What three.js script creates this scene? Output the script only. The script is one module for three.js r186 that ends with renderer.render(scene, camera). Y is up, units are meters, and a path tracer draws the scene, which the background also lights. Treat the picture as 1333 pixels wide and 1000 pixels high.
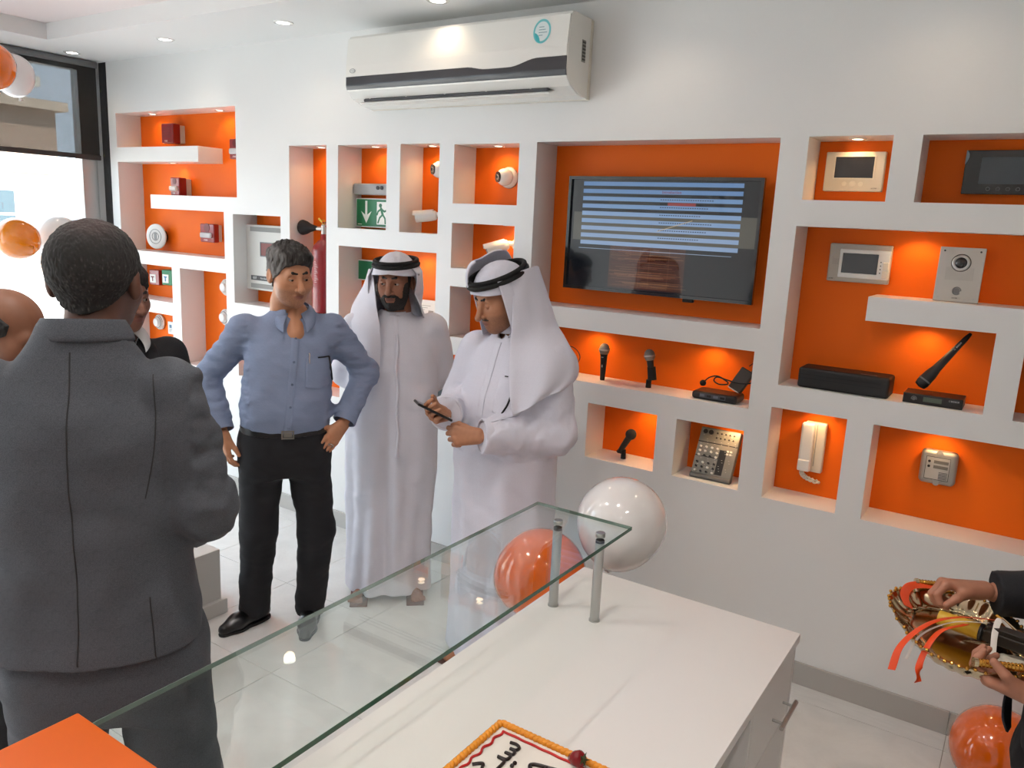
import * as THREE from 'three';
import { RoundedBoxGeometry } from 'three/addons/geometries/RoundedBoxGeometry.js';
import { mergeGeometries } from 'three/addons/utils/BufferGeometryUtils.js';
import { ImprovedNoise } from 'three/addons/math/ImprovedNoise.js';

// ---------------------------------------------------------------- camera, sky, sun, exposure
const scene = new THREE.Scene();
const renderer = new THREE.WebGLRenderer({ antialias: true });
renderer.toneMapping = THREE.LinearToneMapping;
renderer.toneMappingExposure = 1.58;
renderer.shadowMap.enabled = true;
const camera = new THREE.PerspectiveCamera(51.75, 1333 / 1000, 0.05, 200);
{
  const r = new THREE.Vector3(0.83104837, 0.04683327, -0.55422491), d = new THREE.Vector3(0.14858226, -0.97892929, 0.14007414), f = new THREE.Vector3(-0.53598686, -0.19875638, -0.82049618);
  camera.matrixAutoUpdate = false;
  camera.matrix.makeBasis(r, d.negate(), f.negate()).setPosition(0, 1.85, 3.245);
  camera.matrix.decompose(camera.position, camera.quaternion, camera.scale);
  camera.matrixAutoUpdate = true;
}
scene.background = new THREE.Color().setRGB(0.71, 0.865, 1.0); // hazy midday sky
scene.backgroundIntensity = 3.6;
const sun = new THREE.DirectionalLight(0xfffaf4, 16);
sun.name = 'sun';
sun.position.set(-5 + 18, 34, 11); sun.target.position.set(-5, 0, 0);
sun.castShadow = true; Object.assign(sun.shadow.camera, { left: -40, right: 40, top: 40, bottom: -40, far: 120 }); sun.shadow.mapSize.set(2048, 2048);
scene.add(sun, sun.target);

// ---------------------------------------------------------------- helpers
let seed = 12345;
const rnd = () => { seed = (seed * 1664525 + 1013904223) >>> 0; return seed / 4294967296; };
const rr = (a, b) => a + (b - a) * rnd();
const noise3 = new ImprovedNoise(), N3 = (x, y, z) => noise3.noise(x, y, z);
const V = (x, y, z) => new THREE.Vector3(x, y, z);
const names = new Map();
const numbered = (n) => { const k = names.get(n) ?? 0; names.set(n, k + 1); return k ? n + '_' + String(k).padStart(3, '0') : n; };
const lit = (m) => { m.castShadow = true; m.receiveShadow = true; return m; };
function tag(o, label, category, group, kind) { o.userData.label = label; o.userData.category = category; if (group) o.userData.group = group; if (kind) o.userData.kind = kind; return o; }
function thing(name, label, category, [x, y, z] = [0, 0, 0], turn = 0, group) {
  const o = new THREE.Group(); o.name = numbered(name); o.position.set(x, y, z); o.rotation.y = turn; scene.add(o);
  return tag(o, label, category, group);
}
function part(name, geo, mat, parent, label) {
  const m = lit(new THREE.Mesh(Array.isArray(geo) ? merge(geo) : geo, mat)); m.name = name; parent.add(m);
  if (label) m.userData.label = label; return m;
}
function solo(name, geo, mat, label, category, group) { const m = part(numbered(name), geo, mat, scene); return tag(m, label, category, group); }
function struct(name, geo, mat, label, parent = scene) { const m = part(name, geo, mat, parent); if (parent === scene) { m.userData.kind = 'structure'; m.userData.category = name.split('_')[0]; } if (label) m.userData.label = label; return m; }
function merge(list) {
  return mergeGeometries(list.map((g) => { const q = g.index ? g.toNonIndexed() : g.clone(); for (const k of Object.keys(q.attributes)) if (!['position', 'normal', 'uv'].includes(k)) q.deleteAttribute(k); q.clearGroups?.(); if (!q.attributes.uv) q.setAttribute('uv', new THREE.BufferAttribute(new Float32Array(q.attributes.position.count * 2), 2)); return q; }));
}
const box = (w, h, d, x = 0, y = 0, z = 0) => new THREE.BoxGeometry(w, h, d).translate(x, y, z);
const rb = (w, h, d, r, x = 0, y = 0, z = 0, s = 2) => new RoundedBoxGeometry(w, h, d, s, Math.min(r, w / 2.01, h / 2.01, d / 2.01)).translate(x, y, z);
const span = (x0, x1, y0, y1, z0, z1, r = 0) => r ? rb(x1 - x0, y1 - y0, z1 - z0, r, (x0 + x1) / 2, (y0 + y1) / 2, (z0 + z1) / 2) : box(x1 - x0, y1 - y0, z1 - z0, (x0 + x1) / 2, (y0 + y1) / 2, (z0 + z1) / 2);
function cyl(r0, r1, h, x = 0, y = 0, z = 0, axis = 'y', seg = 24) { const g = new THREE.CylinderGeometry(r1, r0, h, seg); if (axis === 'z') g.rotateX(Math.PI / 2); if (axis === 'x') g.rotateZ(-Math.PI / 2); return g.translate(x, y, z); }
const lathe = (pts, seg = 32) => new THREE.LatheGeometry(pts.map((p) => new THREE.Vector2(p[0], p[1])), seg);
const tube = (pts, r, n = 40, seg = 8, closed = false) => new THREE.TubeGeometry(new THREE.CatmullRomCurve3(pts.map((p) => V(...p)), closed), n, r, seg, closed);
const ball = (r, x = 0, y = 0, z = 0, a = 20, b = 14) => new THREE.SphereGeometry(r, a, b).translate(x, y, z);
const poly = (pts) => { const s = new THREE.Shape(); pts.forEach((p, i) => i ? s.lineTo(p[0], p[1]) : s.moveTo(p[0], p[1])); return s; };
const extrude = (shape, depth, bevel = 0) => new THREE.ExtrudeGeometry(shape, { depth, bevelEnabled: bevel > 0, bevelThickness: bevel, bevelSize: bevel, bevelOffset: -bevel, bevelSegments: 2, curveSegments: 12 });
const lin = (hex) => new THREE.Color(hex);
const std = (color, roughness = 0.6, more = {}) => new THREE.MeshStandardMaterial({ color, roughness, ...more });
const phy = (color, roughness = 0.6, more = {}) => new THREE.MeshPhysicalMaterial({ color, roughness, ...more });
function canvas(w, h, draw) { const c = document.createElement('canvas'); c.width = w; c.height = h; const g = c.getContext('2d'); draw(g, w, h); return c; }
function tex(w, h, draw, srgb = true) { const t = new THREE.CanvasTexture(canvas(w, h, draw)); if (srgb) t.colorSpace = THREE.SRGBColorSpace; t.magFilter = THREE.LinearFilter; t.wrapS = t.wrapT = THREE.RepeatWrapping; return t; }
function data(w, h, f, srgb = false) {
  const a = new Uint8Array(w * h * 4);
  for (let j = 0; j < h; j++) for (let i = 0; i < w; i++) { const c = f(i, j), o = (j * w + i) * 4; a[o] = c[0]; a[o + 1] = c[1]; a[o + 2] = c[2]; a[o + 3] = 255; }
  const t = new THREE.DataTexture(a, w, h); if (srgb) t.colorSpace = THREE.SRGBColorSpace; t.magFilter = THREE.LinearFilter; t.wrapS = t.wrapT = THREE.RepeatWrapping; t.needsUpdate = true; return t;
}
const periodic = (i, j, n, f, s) => { const u = i / n * Math.PI * 2, v = j / n * Math.PI * 2; return N3(Math.cos(u) * f + s, Math.sin(u) * f + Math.cos(v) * f, Math.sin(v) * f + s * 2.7); };
// a flat printed face: uv 0..1 across w x h, centred, facing +z
const face = (w, h, x = 0, y = 0, z = 0) => new THREE.PlaneGeometry(w, h).translate(x, y, z);
const printed = (w, h, draw, rough = 0.45, more = {}) => std(0xffffff, rough, { map: tex(w, h, draw), ...more });
// planar uv in metres from x, y
function uvXY(g, ax = 0, ay = 1, s = 1) { const p = g.attributes.position, u = new Float32Array(p.count * 2); for (let i = 0; i < p.count; i++) { u[i * 2] = p.getComponent(i, ax) * s; u[i * 2 + 1] = p.getComponent(i, ay) * s; } g.setAttribute('uv', new THREE.BufferAttribute(u, 2)); return g; }

// ---------------------------------------------------------------- materials
const paintBump = data(256, 256, (i, j) => { const v = 128 + 46 * periodic(i, j, 256, 9, 3) + 40 * periodic(i, j, 256, 22, 8); return [v, v, v]; });
const M = {
  wall: std('#e8e8e6', 0.3, { bumpMap: paintBump, bumpScale: 0.0006 }),
  ceiling: std('#e9e9e7', 0.75),
  trayCeiling: std('#ecdfdc', 0.7),
  orange: phy('#f77015', 0.45, { specularIntensity: 0.35, bumpMap: paintBump, bumpScale: 0.0005 }),
  plain: std('#e6e6e4', 0.7),
  skirting: std('#b4b0aa', 0.25),
  white: std('#e9e8e4', 0.35),
  whiteGloss: phy('#ecebe7', 0.22, { clearcoat: 0.5, clearcoatRoughness: 0.08 }),
  ivory: std('#ded8cb', 0.38),
  grey: std('#9c9d9c', 0.45),
  midGrey: std('#6d6e70', 0.5),
  black: std('#141416', 0.42),
  blackGloss: phy('#0b0c0e', 0.1, { clearcoat: 1, clearcoatRoughness: 0.05 }),
  blackMatt: std('#18181a', 0.75),
  rubber: std('#1d1d1f', 0.85),
  steel: std('#b9bab8', 0.32, { metalness: 1 }),
  brushed: std('#c4c2bd', 0.4, { metalness: 0.9 }),
  chrome: std('#d8d8d8', 0.08, { metalness: 1 }),
  gold: std('#d8a24a', 0.18, { metalness: 1 }),
  silverGold: std('#d9c9a8', 0.14, { metalness: 1 }),
  red: phy('#8f1218', 0.3, { clearcoat: 0.6, clearcoatRoughness: 0.1 }),
  redDark: std('#6d0e14', 0.4),
  green: std('#0f7d4e', 0.45),
  yellow: std('#d9a90f', 0.5),
  clear: phy('#ffffff', 0.05, { transmission: 1, ior: 1.45 }),
  pane: phy('#ffffff', 0.0, { transmission: 1, ior: 1.5 }),
  alu: std('#aeb1b0', 0.35, { metalness: 0.6 }),
  lens: phy('#05060a', 0.05, { clearcoat: 1 }),
  ledWarm: std('#ffffff', 0.5, { emissive: new THREE.Color(1, 0.84, 0.6), emissiveIntensity: 3.2 }),
  ledWhite: std('#ffffff', 0.5, { emissive: new THREE.Color(1, 0.96, 0.9), emissiveIntensity: 4.5 }),
};

// ---------------------------------------------------------------- room shell
const H = 2.81, TRAY = 2.904, X0 = -5.6, X1 = 2.6, Z1 = 5.6, DEEP = 0.185;
// niches: [label, outline] in wall metres (x, y); every outline is an opening cut through the thick front wall
const rect = (x0, x1, y0, y1) => [[x0, y0], [x1, y0], [x1, y1], [x0, y1]];
const NICHE = {
  alarms: [[-5.51, 1.54], [-4.353, 1.54], [-4.353, 1.835], [-5.135, 1.835], [-5.135, 1.927], [-4.22, 1.927], [-4.22, 2.468], [-5.51, 2.468], [-5.51, 2.24], [-4.597, 2.24], [-4.597, 2.143], [-5.51, 2.143]],
  callPoints: rect(-5.51, -4.925, 1.205, 1.45), lowDetectors: rect(-5.51, -4.935, 0.8, 1.118), detectors: rect(-4.835, -4.345, 0.8, 1.45),
  panel: rect(-4.265, -3.822, 1.27, 1.825), lowWide: rect(-4.24, -3.325, 0.8, 1.18), extinguisher: rect(-3.742, -3.435, 1.27, 2.23),
  exit: rect(-3.343, -2.98, 1.78, 2.228), cameras: rect(-2.885, -2.623, 1.776, 2.228), dome: rect(-2.53, -2.142, 1.935, 2.222), bullet: rect(-2.53, -2.148, 1.612, 1.838),
  exitSmall: rect(-3.335, -2.625, 1.26, 1.68), lowBare: rect(-2.53, -2.148, 1.257, 1.519), lowSlab: rect(-3.23, -2.15, 0.79, 1.164),
  television: rect(-2.044, -0.925, 1.475, 2.226), mics: rect(-2.05, -0.937, 1.137, 1.38), lowDark: rect(-2.05, -1.783, 0.778, 1.04), clip: rect(-1.687, -1.337, 0.777, 1.04), mixer: rect(-1.245, -0.945, 0.778, 1.04),
  handset: rect(-0.843, -0.549, 0.772, 1.162), station: rect(-0.453, 0.62, 0.772, 1.158),
  receivers: [[-0.828, 1.257], [-0.103, 1.257], [-0.103, 1.551], [-0.533, 1.551], [-0.533, 1.642], [0.62, 1.642], [0.62, 1.892], [-0.828, 1.892]],
  far: rect(-0.011, 0.62, 1.251, 1.482), intercomBlack: rect(-0.425, 0.1, 1.992, 2.227), intercomWhite: rect(-0.818, -0.521, 1.992, 2.228),
};
{
  const s = poly([[X0, 0], [X1, 0], [X1, 3.1], [X0, 3.1]]);
  for (const o of Object.values(NICHE)) s.holes.push(new THREE.Path(o.map((p) => new THREE.Vector2(...p))));
  const g = extrude(s, DEEP).translate(0, 0, -DEEP);
  const wall = struct('wall_back', uvXY(g), M.wall, 'white painted display wall pierced by many square and stepped niches');
  part('wall_backing', span(X0, X1, 0, 3.1, -0.36, -0.245), M.plain, wall);
  let nb = 0;
  for (const o of Object.values(NICHE)) {
    const xs = o.map((p) => p[0]), ys = o.map((p) => p[1]), e = 0.02;
    part('niche_back', uvXY(span(Math.min(...xs) - e, Math.max(...xs) + e, Math.min(...ys) - e, Math.max(...ys) + e, -DEEP - 0.05, -DEEP - 0.0004 * (nb++ % 3))), M.orange, wall, 'orange painted back of the niche');
  }
}
struct('wall_right', span(X1, X1 + 0.2, 0, 3.1, -0.36, Z1 + 0.2), M.plain);
struct('wall_front', span(X0, X1, 0, 3.1, Z1, Z1 + 0.2), M.plain);
{ // ceiling: dropped perimeter soffit round a shallow raised tray
  const s = poly([[X0 - 0.2, -0.36], [X1, -0.36], [X1, Z1], [X0 - 0.2, Z1]]), hx0 = -5.237, hx1 = 1.9, hz0 = 0.57, hz1 = 5.0;
  s.holes.push(new THREE.Path([[hx0, hz0], [hx1, hz0], [hx1, hz1], [hx0, hz1]].map((p) => new THREE.Vector2(...p))));
  const c = struct('ceiling', extrude(s, 0.12).rotateX(Math.PI / 2).translate(0, H + 0.12, 0), M.ceiling, 'white plaster ceiling with dropped border round a shallow tray');
  part('tray_panel', span(hx0 - 0.1, hx1 + 0.1, TRAY, TRAY + 0.05, hz0 - 0.1, hz1 + 0.1), M.trayCeiling, c, 'pale pink raised ceiling panel');
  part('roof_slab', span(X0 - 0.3, X1 + 0.3, 3.1, 3.4, -0.6, Z1 + 0.3), M.plain, c);
}
{ // floor: polished porcelain tiles with thin joints
  const T = 0.585, J = 0.0022, fl = struct('floor', span(X0 - 0.2, X1, -0.12, -0.004, -0.02, Z1), std('#9f988e', 0.8), 'polished off white porcelain floor tiles with thin joints');
  const vein = (k) => data(128, 128, (i, j) => { const n = periodic(i, j, 128, 1.4, k * 7) * 5 + periodic(i, j, 128, 6, k * 3 + 40) * 2.5, b = 222 + n + (k - 1.5); return [b, b - 1, b - 4]; }, true);
  const mats = [0, 1, 2, 3].map((k) => std(0xffffff, 0.07, { map: vein(k) })), geo = rb(T - J, 0.01, T - J, 0.0012, 0, -0.005, 0, 1);
  const cut = new Map();
  for (let i = -10; i < 6; i++) for (let j = -1; j < 10; j++) {
    const ax = Math.max(-0.044 + i * T, X0 - 0.2), bx = Math.min(-0.044 + (i + 1) * T, X1), az = Math.max(0.125 + j * T, 0), bz = Math.min(0.125 + (j + 1) * T, Z1);
    if (bx - ax < 0.02 || bz - az < 0.02) continue;
    const whole = Math.abs(bx - ax - T) < 1e-6 && Math.abs(bz - az - T) < 1e-6, key = whole ? 'w' : (bx - ax).toFixed(3) + '_' + (bz - az).toFixed(3);
    if (!cut.has(key)) cut.set(key, whole ? geo : rb(bx - ax - J, 0.01, bz - az - J, 0.0012, 0, -0.005, 0, 1));
    const m = part('floor_tile', cut.get(key), mats[Math.floor(rnd() * 4)], fl); m.position.set((ax + bx) / 2, 0, (az + bz) / 2);
  }
  const sk = new THREE.Group(); sk.name = 'baseboard_back'; tag(sk, 'grey beige tile skirting along the foot of display wall', 'baseboard', null, 'structure'); scene.add(sk);
  for (let i = -10; i < 5; i++) { const a = Math.max(-0.044 + i * T, X0), b = Math.min(-0.044 + (i + 1) * T, X1); if (b - a > 0.02) part('skirting_tile', rb(b - a - 0.002, 0.098, 0.012, 0.002, (a + b) / 2, 0.049, 0.006, 1), M.skirting, sk); }
}
{ // shopfront glazing on the street side
  const w = new THREE.Group(); w.name = 'window_1'; tag(w, 'aluminium shopfront glazing from floor to ceiling on the street side', 'window', null, 'structure'); scene.add(w);
  const gx = -5.74, posts = [0.095, 1.6, 3.1, 4.6];
  part('sill_frame', span(gx - 0.04, gx + 0.04, 0, 0.09, 0.04, Z1), M.alu, w); part('head_frame', span(gx - 0.04, gx + 0.04, H - 0.07, H, 0.04, Z1), M.alu, w);
  for (const z of posts) part('mullion', rb(0.09, H - 0.16, 0.11, 0.004, gx, H / 2 + 0.01, z), M.alu, w);
  part('mullion', rb(0.09, H - 0.16, 0.1, 0.004, gx, H / 2 + 0.01, Z1 - 0.05), M.alu, w);
  const all = [...posts, Z1 - 0.05];
  for (let k = 0; k + 1 < all.length; k++) part('pane', box(0.008, H - 0.16, all[k + 1] - all[k] - 0.1, gx, H / 2 + 0.01, (all[k] + all[k + 1]) / 2), M.pane, w);
  const granite = std(0xffffff, 0.3, { map: data(128, 128, (i, j) => { const v = 42 + 40 * periodic(i, j, 128, 14, 5) + 30 * (rnd() - 0.5); return [v, v, v + 2]; }, true) });
  struct('trim_1', span(-5.86, -5.602, 0, H, -0.36, -0.005), granite, 'dark speckled granite jamb beside the shopfront');
  struct('trim_2', span(-5.78, -5.70, 0, H, -0.005, 0.04), std('#c9cbca', 0.4), 'pale grey frame strip beside granite jamb');
}
// ---------------------------------------------------------------- the street outside
{
  struct('ground', span(-60, X0 - 0.22, -0.35, -0.15, -40, 40), std('#b6b3ad', 0.9), 'pale sunlit pavement and road outside the shopfront');
  struct('pavement_1', span(-8.5, X0 - 0.21, -0.15, -0.02, -30, 30), std('#c2bfba', 0.85), 'pale pavement along the shopfront');
  const t = thing('street_building', 'low beige building with flat cornice across the street', 'building', [-24, -0.15, -9.1]), wallM = std('#b59f8c', 0.85), glass = phy('#3b4a50', 0.15);
  part('wall', span(-8, 0, 0, 4.5, 0, 22), wallM, t); part('cornice', span(-8.2, 0.25, 4.5, 4.75, -0.25, 22.2), std('#c8b8a4', 0.8), t); part('band', span(-0.1, 0.08, 2.75, 2.95, 0, 22), std('#c8b8a4', 0.8), t);
  for (let k = 0; k < 5; k++) { const w = part('window', span(-0.02, 0.05, 0.9, 2.3, 1.2 + k * 4, 3.6 + k * 4), M.white, t); for (let i = 0; i < 2; i++) for (let j = 0; j < 2; j++) part('pane', span(0.03, 0.06, 0.97 + j * 0.67, 1.57 + j * 0.67, 1.28 + k * 4 + i * 1.16, 2.36 + k * 4 + i * 1.16), glass, w); }
  const u = thing('tall_street_building', 'taller pale building with stepped cornice behind the low one', 'building', [-36, -0.15, -14]); part('wall', span(-8, 0, 0, 6.6, 0, 30), std('#cfc6b8', 0.85), u); part('cornice', span(-8.3, 0.5, 6.6, 7.0, -0.5, 30), std('#d8d2c4', 0.8), u); part('cornice_step', span(-8.2, 0.25, 6.35, 6.6, -0.25, 30), std('#d8d2c4', 0.8), u);
}
// ---------------------------------------------------------------- lamps
{
  const ring = lathe([[0.034, 0.0], [0.036, -0.004], [0.05, -0.003], [0.052, 0.0], [0.05, 0.002], [0.034, 0.002]], 28), disc = cyl(0.034, 0.034, 0.003, 0, -0.001, 0, 'y', 24);
  const over = ['in the window corner', 'above the alarm niche', 'above the fire control panel', 'just in front of the air conditioner', 'above the television niche', 'above the black video intercom', 'beyond the last niche', 'at the blank end of display wall'];
  for (let k = 0; k < 8; k++) {
    const x = -5.496 + k * 1.0225, t = thing('ceiling_downlight', 'small round recessed downlight in ceiling border ' + over[k], 'light', [x, H, 0.283], 0, 'downlights in the ceiling border');
    part('trim_ring', ring, M.whiteGloss, t); part('light_disc', disc, M.ledWhite, t);
    const l = new THREE.SpotLight(0xffe6c8, 0.16, 0, 1.15, 0.6); l.name = 'downlight_beam'; l.position.set(0, -0.012, 0); l.target.position.set(0, -1, 0.05); l.castShadow = true; l.shadow.radius = 1.6; t.add(l, l.target);
  }
  for (const [x, z] of [[-3.4, 2.4], [-2.2, 2.2], [-1, 2.05], [0.2, 2.4], [-3.4, 3.9], [-2.2, 3.8], [-1, 3.7], [0.2, 3.9]]) {
    const t = thing('ceiling_downlight', 'small round recessed downlight in the raised ceiling tray over the counter', 'light', [x, TRAY, z], 0, 'downlights in the ceiling tray');
    part('trim_ring', ring, M.whiteGloss, t); part('light_disc', disc, M.ledWhite, t);
    const l = new THREE.SpotLight(0xfff6ee, 2.05, 0, 1.25, 0.6); l.name = 'downlight_beam'; l.position.set(0, -0.012, 0); l.target.position.set(0, -1, 0); l.castShadow = true; l.shadow.radius = 1.6; t.add(l, l.target);
  }
  const small = lathe([[0.02, 0], [0.021, -0.0025], [0.031, -0.002], [0.032, 0], [0.031, 0.001], [0.02, 0.001]], 24), sd = cyl(0.02, 0.02, 0.002, 0, -0.0008, 0, 'y', 20);
  for (const [x, y, what] of [[-5.234, 2.468, 'red sounder'], [-4.51, 2.468, 'hidden strobe'], [-5.02, 2.143, 'red strobe on the shelf'], [-3.585, 2.23, 'fire extinguisher'], [-3.16, 2.228, 'exit sign'], [-2.755, 2.228, 'pair of cameras'], [-2.335, 2.222, 'dome camera'], [-2.25, 1.838, 'bullet camera'], [-2.83, 1.68, 'small exit sign'],
    [-0.663, 2.228, 'white intercom'], [-0.402, 1.892, 'steel door station'], [-0.33, 1.551, 'slanted black microphone'], [-1.74, 1.38, 'upright microphone'], [-1.16, 1.38, 'headset receiver'], [-1.43, 1.04, 'clip microphone'], [-1.03, 1.04, 'mixing console'], [-0.68, 1.162, 'handset'], [-0.235, 1.158, 'silver door station']]) {
    const t = thing('niche_light', 'tiny warm spot light in niche ceiling over the ' + what, 'light', [x, y, -0.105], 0, 'spot lights in the niches');
    part('trim_ring', small, M.whiteGloss, t); part('light_disc', sd, M.ledWarm, t);
    const l = new THREE.SpotLight(0xffc98a, 0.085, 0, 1.25, 0.5); l.name = 'niche_beam'; l.position.set(0, -0.006, 0); l.target.position.set(0, -1, -0.12); l.castShadow = true; l.shadow.radius = 0.8; t.add(l, l.target);
  }
}
// ---------------------------------------------------------------- window blind
{
  const t = thing('window_blind', 'dark see-through roller blind drawn over the top of the shopfront', 'blind', [-5.66, 0, 0]);
  part('blind_fabric', box(0.002, 0.62, 3.04, 0, 2.48, 1.56), std('#2b2927', 0.9, { transparent: true, opacity: 0.72 }), t, 'dark mesh fabric that the street shows through');
  part('bottom_bar', rb(0.018, 0.034, 3.05, 0.005, 0, 2.165, 1.56), std('#2a2726', 0.5), t);
  part('roller', cyl(0.022, 0.022, 3.05, 0, 2.785, 1.56, 'z'), M.midGrey, t);
}
// ---------------------------------------------------------------- air conditioner
{
  const t = thing('air_conditioner', 'white split air conditioner with dark wavy band high on display wall', 'air conditioner', [-2.43, 2.4, 0]), W = 1.29, h = W / 2;
  const prof = [[0, 0.335], [0.15, 0.335], [0.178, 0.33], [0.19, 0.312], [0.205, 0.19], [0.207, 0.1], [0.198, 0.065], [0.165, 0.035], [0.09, 0.008], [0.02, 0], [0, 0]];
  part('casing', extrude(poly(prof.map(([z, y]) => [-z, y])), W - 0.012, 0.006).rotateY(Math.PI / 2).translate(-h + 0.006, 0, 0), phy('#eceae3', 0.22, { clearcoat: 0.6, clearcoatRoughness: 0.06 }), t);
  // front panel follows the bulge of the casing
  const shell = (x0, x1, lo, hi, out) => { // lo/hi: height as a function of x
    const nx = 60, ny = 14, P = [], I = []; const zAt = (y) => y > 0.19 ? 0.19 + (0.312 - y) / 0.122 * 0.015 : y > 0.1 ? 0.205 + (0.19 - y) / 0.09 * 0.002 : 0.207 - Math.pow((0.1 - y) / 0.035, 2) * 0.009;
    for (const s of [0, 1]) for (let i = 0; i <= nx; i++) for (let j = 0; j <= ny; j++) { const x = x0 + (x1 - x0) * i / nx, y = lo(x) + (hi(x) - lo(x)) * j / ny; P.push(x, y, zAt(y) + (s ? out : -0.002)); }
    const id = (s, i, j) => (s * (nx + 1) + i) * (ny + 1) + j;
    const quad = (a, b, c, d) => I.push(a, b, c, a, c, d);
    for (let i = 0; i < nx; i++) for (let j = 0; j < ny; j++) quad(id(1, i, j), id(1, i + 1, j), id(1, i + 1, j + 1), id(1, i, j + 1));
    for (let i = 0; i < nx; i++) { quad(id(0, i, 0), id(0, i + 1, 0), id(1, i + 1, 0), id(1, i, 0)); quad(id(1, i, ny), id(1, i + 1, ny), id(0, i + 1, ny), id(0, i, ny)); }
    for (let j = 0; j < ny; j++) { quad(id(0, 0, j), id(1, 0, j), id(1, 0, j + 1), id(0, 0, j + 1)); quad(id(1, nx, j), id(0, nx, j), id(0, nx, j + 1), id(1, nx, j + 1)); }
    const g = new THREE.BufferGeometry(); g.setAttribute('position', new THREE.Float32BufferAttribute(P, 3)); g.setIndex(I); const q = g.toNonIndexed(); q.computeVertexNormals(); return q;
  };
  const sm = (a, b, x) => { const u = Math.min(1, Math.max(0, (x - a) / (b - a))); return u * u * (3 - 2 * u); };
  const top = (x) => 0.132 - 0.014 * sm(0.12, 0.23, x) + 0.03 * sm(0.35, 0.5, x);
  part('front_panel', shell(-h + 0.004, h - 0.004, (x) => top(x) + 0.001, () => 0.316, 0.005), phy('#efede6', 0.16, { clearcoat: 0.8, clearcoatRoughness: 0.04 }), t);
  part('dark_band', shell(-h + 0.004, h - 0.004, () => 0.072, top, 0.004), phy('#2a2a2e', 0.3, { clearcoat: 0.3 }), t, 'dark grey band with wavy top edge');
  part('outlet_slot', rb(W - 0.2, 0.05, 0.014, 0.004, -0.015, 0, 0).rotateX(-1.05).translate(0, 0.034, 0.145), std('#55565a', 0.7), t);
  part('air_vane', rb(W - 0.17, 0.006, 0.058, 0.002, -0.015, 0, 0).rotateX(0.34).translate(0, 0.018, 0.152), M.white, t);
  for (let k = 0; k < 5; k++) part('vane_divider', box(0.008, 0.03, 0.02, -0.52 + k * 0.24, 0.04, 0.155), M.white, t);
  const side = part('side_vent', box(0.002, 0.09, 0.03, h + 0.001, 0.19, 0.075), std('#8f8d86', 0.8), t);
  for (let k = 0; k < 6; k++) part('vent_slit', box(0.002, 0.007, 0.026, h + 0.0025, 0.155 + k * 0.014, 0.075), std('#55534e', 0.8), side);
  part('wall_bracket', span(-h, h + 0.004, -0.002, 0.33, 0, 0.022, 0.004), M.ivory, t);
  part('round_sticker', new THREE.CircleGeometry(0.052, 32).scale(0.86, 1, 1).rotateX(-0.12).translate(h - 0.135, 0.255, 0.2035), printed(128, 128, (g) => {
    g.fillStyle = '#dfe9e8'; g.fillRect(0, 0, 128, 128); g.strokeStyle = '#6fc3c6'; g.lineWidth = 12; g.beginPath(); g.arc(64, 64, 56, 0, 7); g.stroke();
    g.fillStyle = '#45b4bb'; g.beginPath(); g.moveTo(14, 70); g.quadraticCurveTo(50, 80, 56, 122); g.quadraticCurveTo(20, 118, 14, 70); g.fill();
    g.fillStyle = '#4f7f88'; [34, 44, 56, 30].forEach((w, i) => { for (let k = 0; k < w; k += 6) g.fillRect(42 + k, 40 + i * 14, 4, 4); });
  }, 0.3), t, 'white and turquoise round sticker');
  part('oval_badge', new THREE.CircleGeometry(0.02, 24).scale(1, 0.55, 1).translate(-h + 0.05, 0.16, 0.2125), printed(64, 64, (g) => { g.fillStyle = '#d9d8d2'; g.fillRect(0, 0, 64, 64); g.strokeStyle = '#77777a'; g.lineWidth = 5; g.beginPath(); g.arc(32, 32, 28, 0, 7); g.stroke(); g.fillStyle = '#66666a'; g.font = 'italic 24px serif'; g.fillText('Fuji', 12, 40); }), t);
}
// ---------------------------------------------------------------- balloons
function balloonGeo(r) {
  const p = []; for (let i = 0; i <= 28; i++) { const a = Math.PI * i / 28, s = Math.sin(a), c = Math.cos(a); p.push([Math.max(0.0005, r * s * (1 - 0.07 * (c < 0 ? -c : 0))), r * c * (c < 0 ? 1.14 : 1)]); }
  return lathe(p.reverse(), 36);
}
function balloon(label, color, r, pos, tilt, group) {
  const t = thing('balloon', label, 'balloon', pos, 0, group); t.rotation.set(...tilt);
  part('skin', balloonGeo(r), phy(color, 0.12, { clearcoat: 1, clearcoatRoughness: 0.05, transmission: 0.1, thickness: 0 }), t);
  part('knot', [lathe([[0.0005, 0.006], [0.007, 0.002], [0.004, -0.006], [0.011, -0.02], [0.0005, -0.016]], 14).translate(0, -r * 1.14, 0)], phy(color, 0.4), t);
  return t;
}
balloon('orange balloon up by the ceiling near the window', '#ef7508', 0.11, [-4.565, 2.51, 1.195], [0, 0, 0.3]);
balloon('white balloon up by the ceiling beside an orange one', '#e8e4e2', 0.113, [-5.03, 2.545, 0.88], [0.4, 0, -0.3]);
balloon('bright orange balloon against the lower window pane', '#f08a04', 0.131, [-5.41, 1.607, 0.746], [0.2, 0, 1.3]);
balloon('white balloon against the window behind the grey suited man', '#eeeeec', 0.15, [-5.582, 1.62, 0.42], [0, 0, 0.2]);
balloon('large white balloon behind the end of the glass shelf', '#eceae8', 0.155, [-1.075, 0.862, 0.87], [0, 0, -0.2]);
balloon('glossy orange balloon seen through the glass shelf', '#f06a06', 0.158, [-1.29, 0.665, 1.03], [0, 0, -1.0]);
balloon('orange balloon on the floor beside the person with the tray', '#f06a06', 0.15, [0.115, 0.151, 0.26], [Math.PI / 2 - 0.2, 0, 0.5]);
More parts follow.
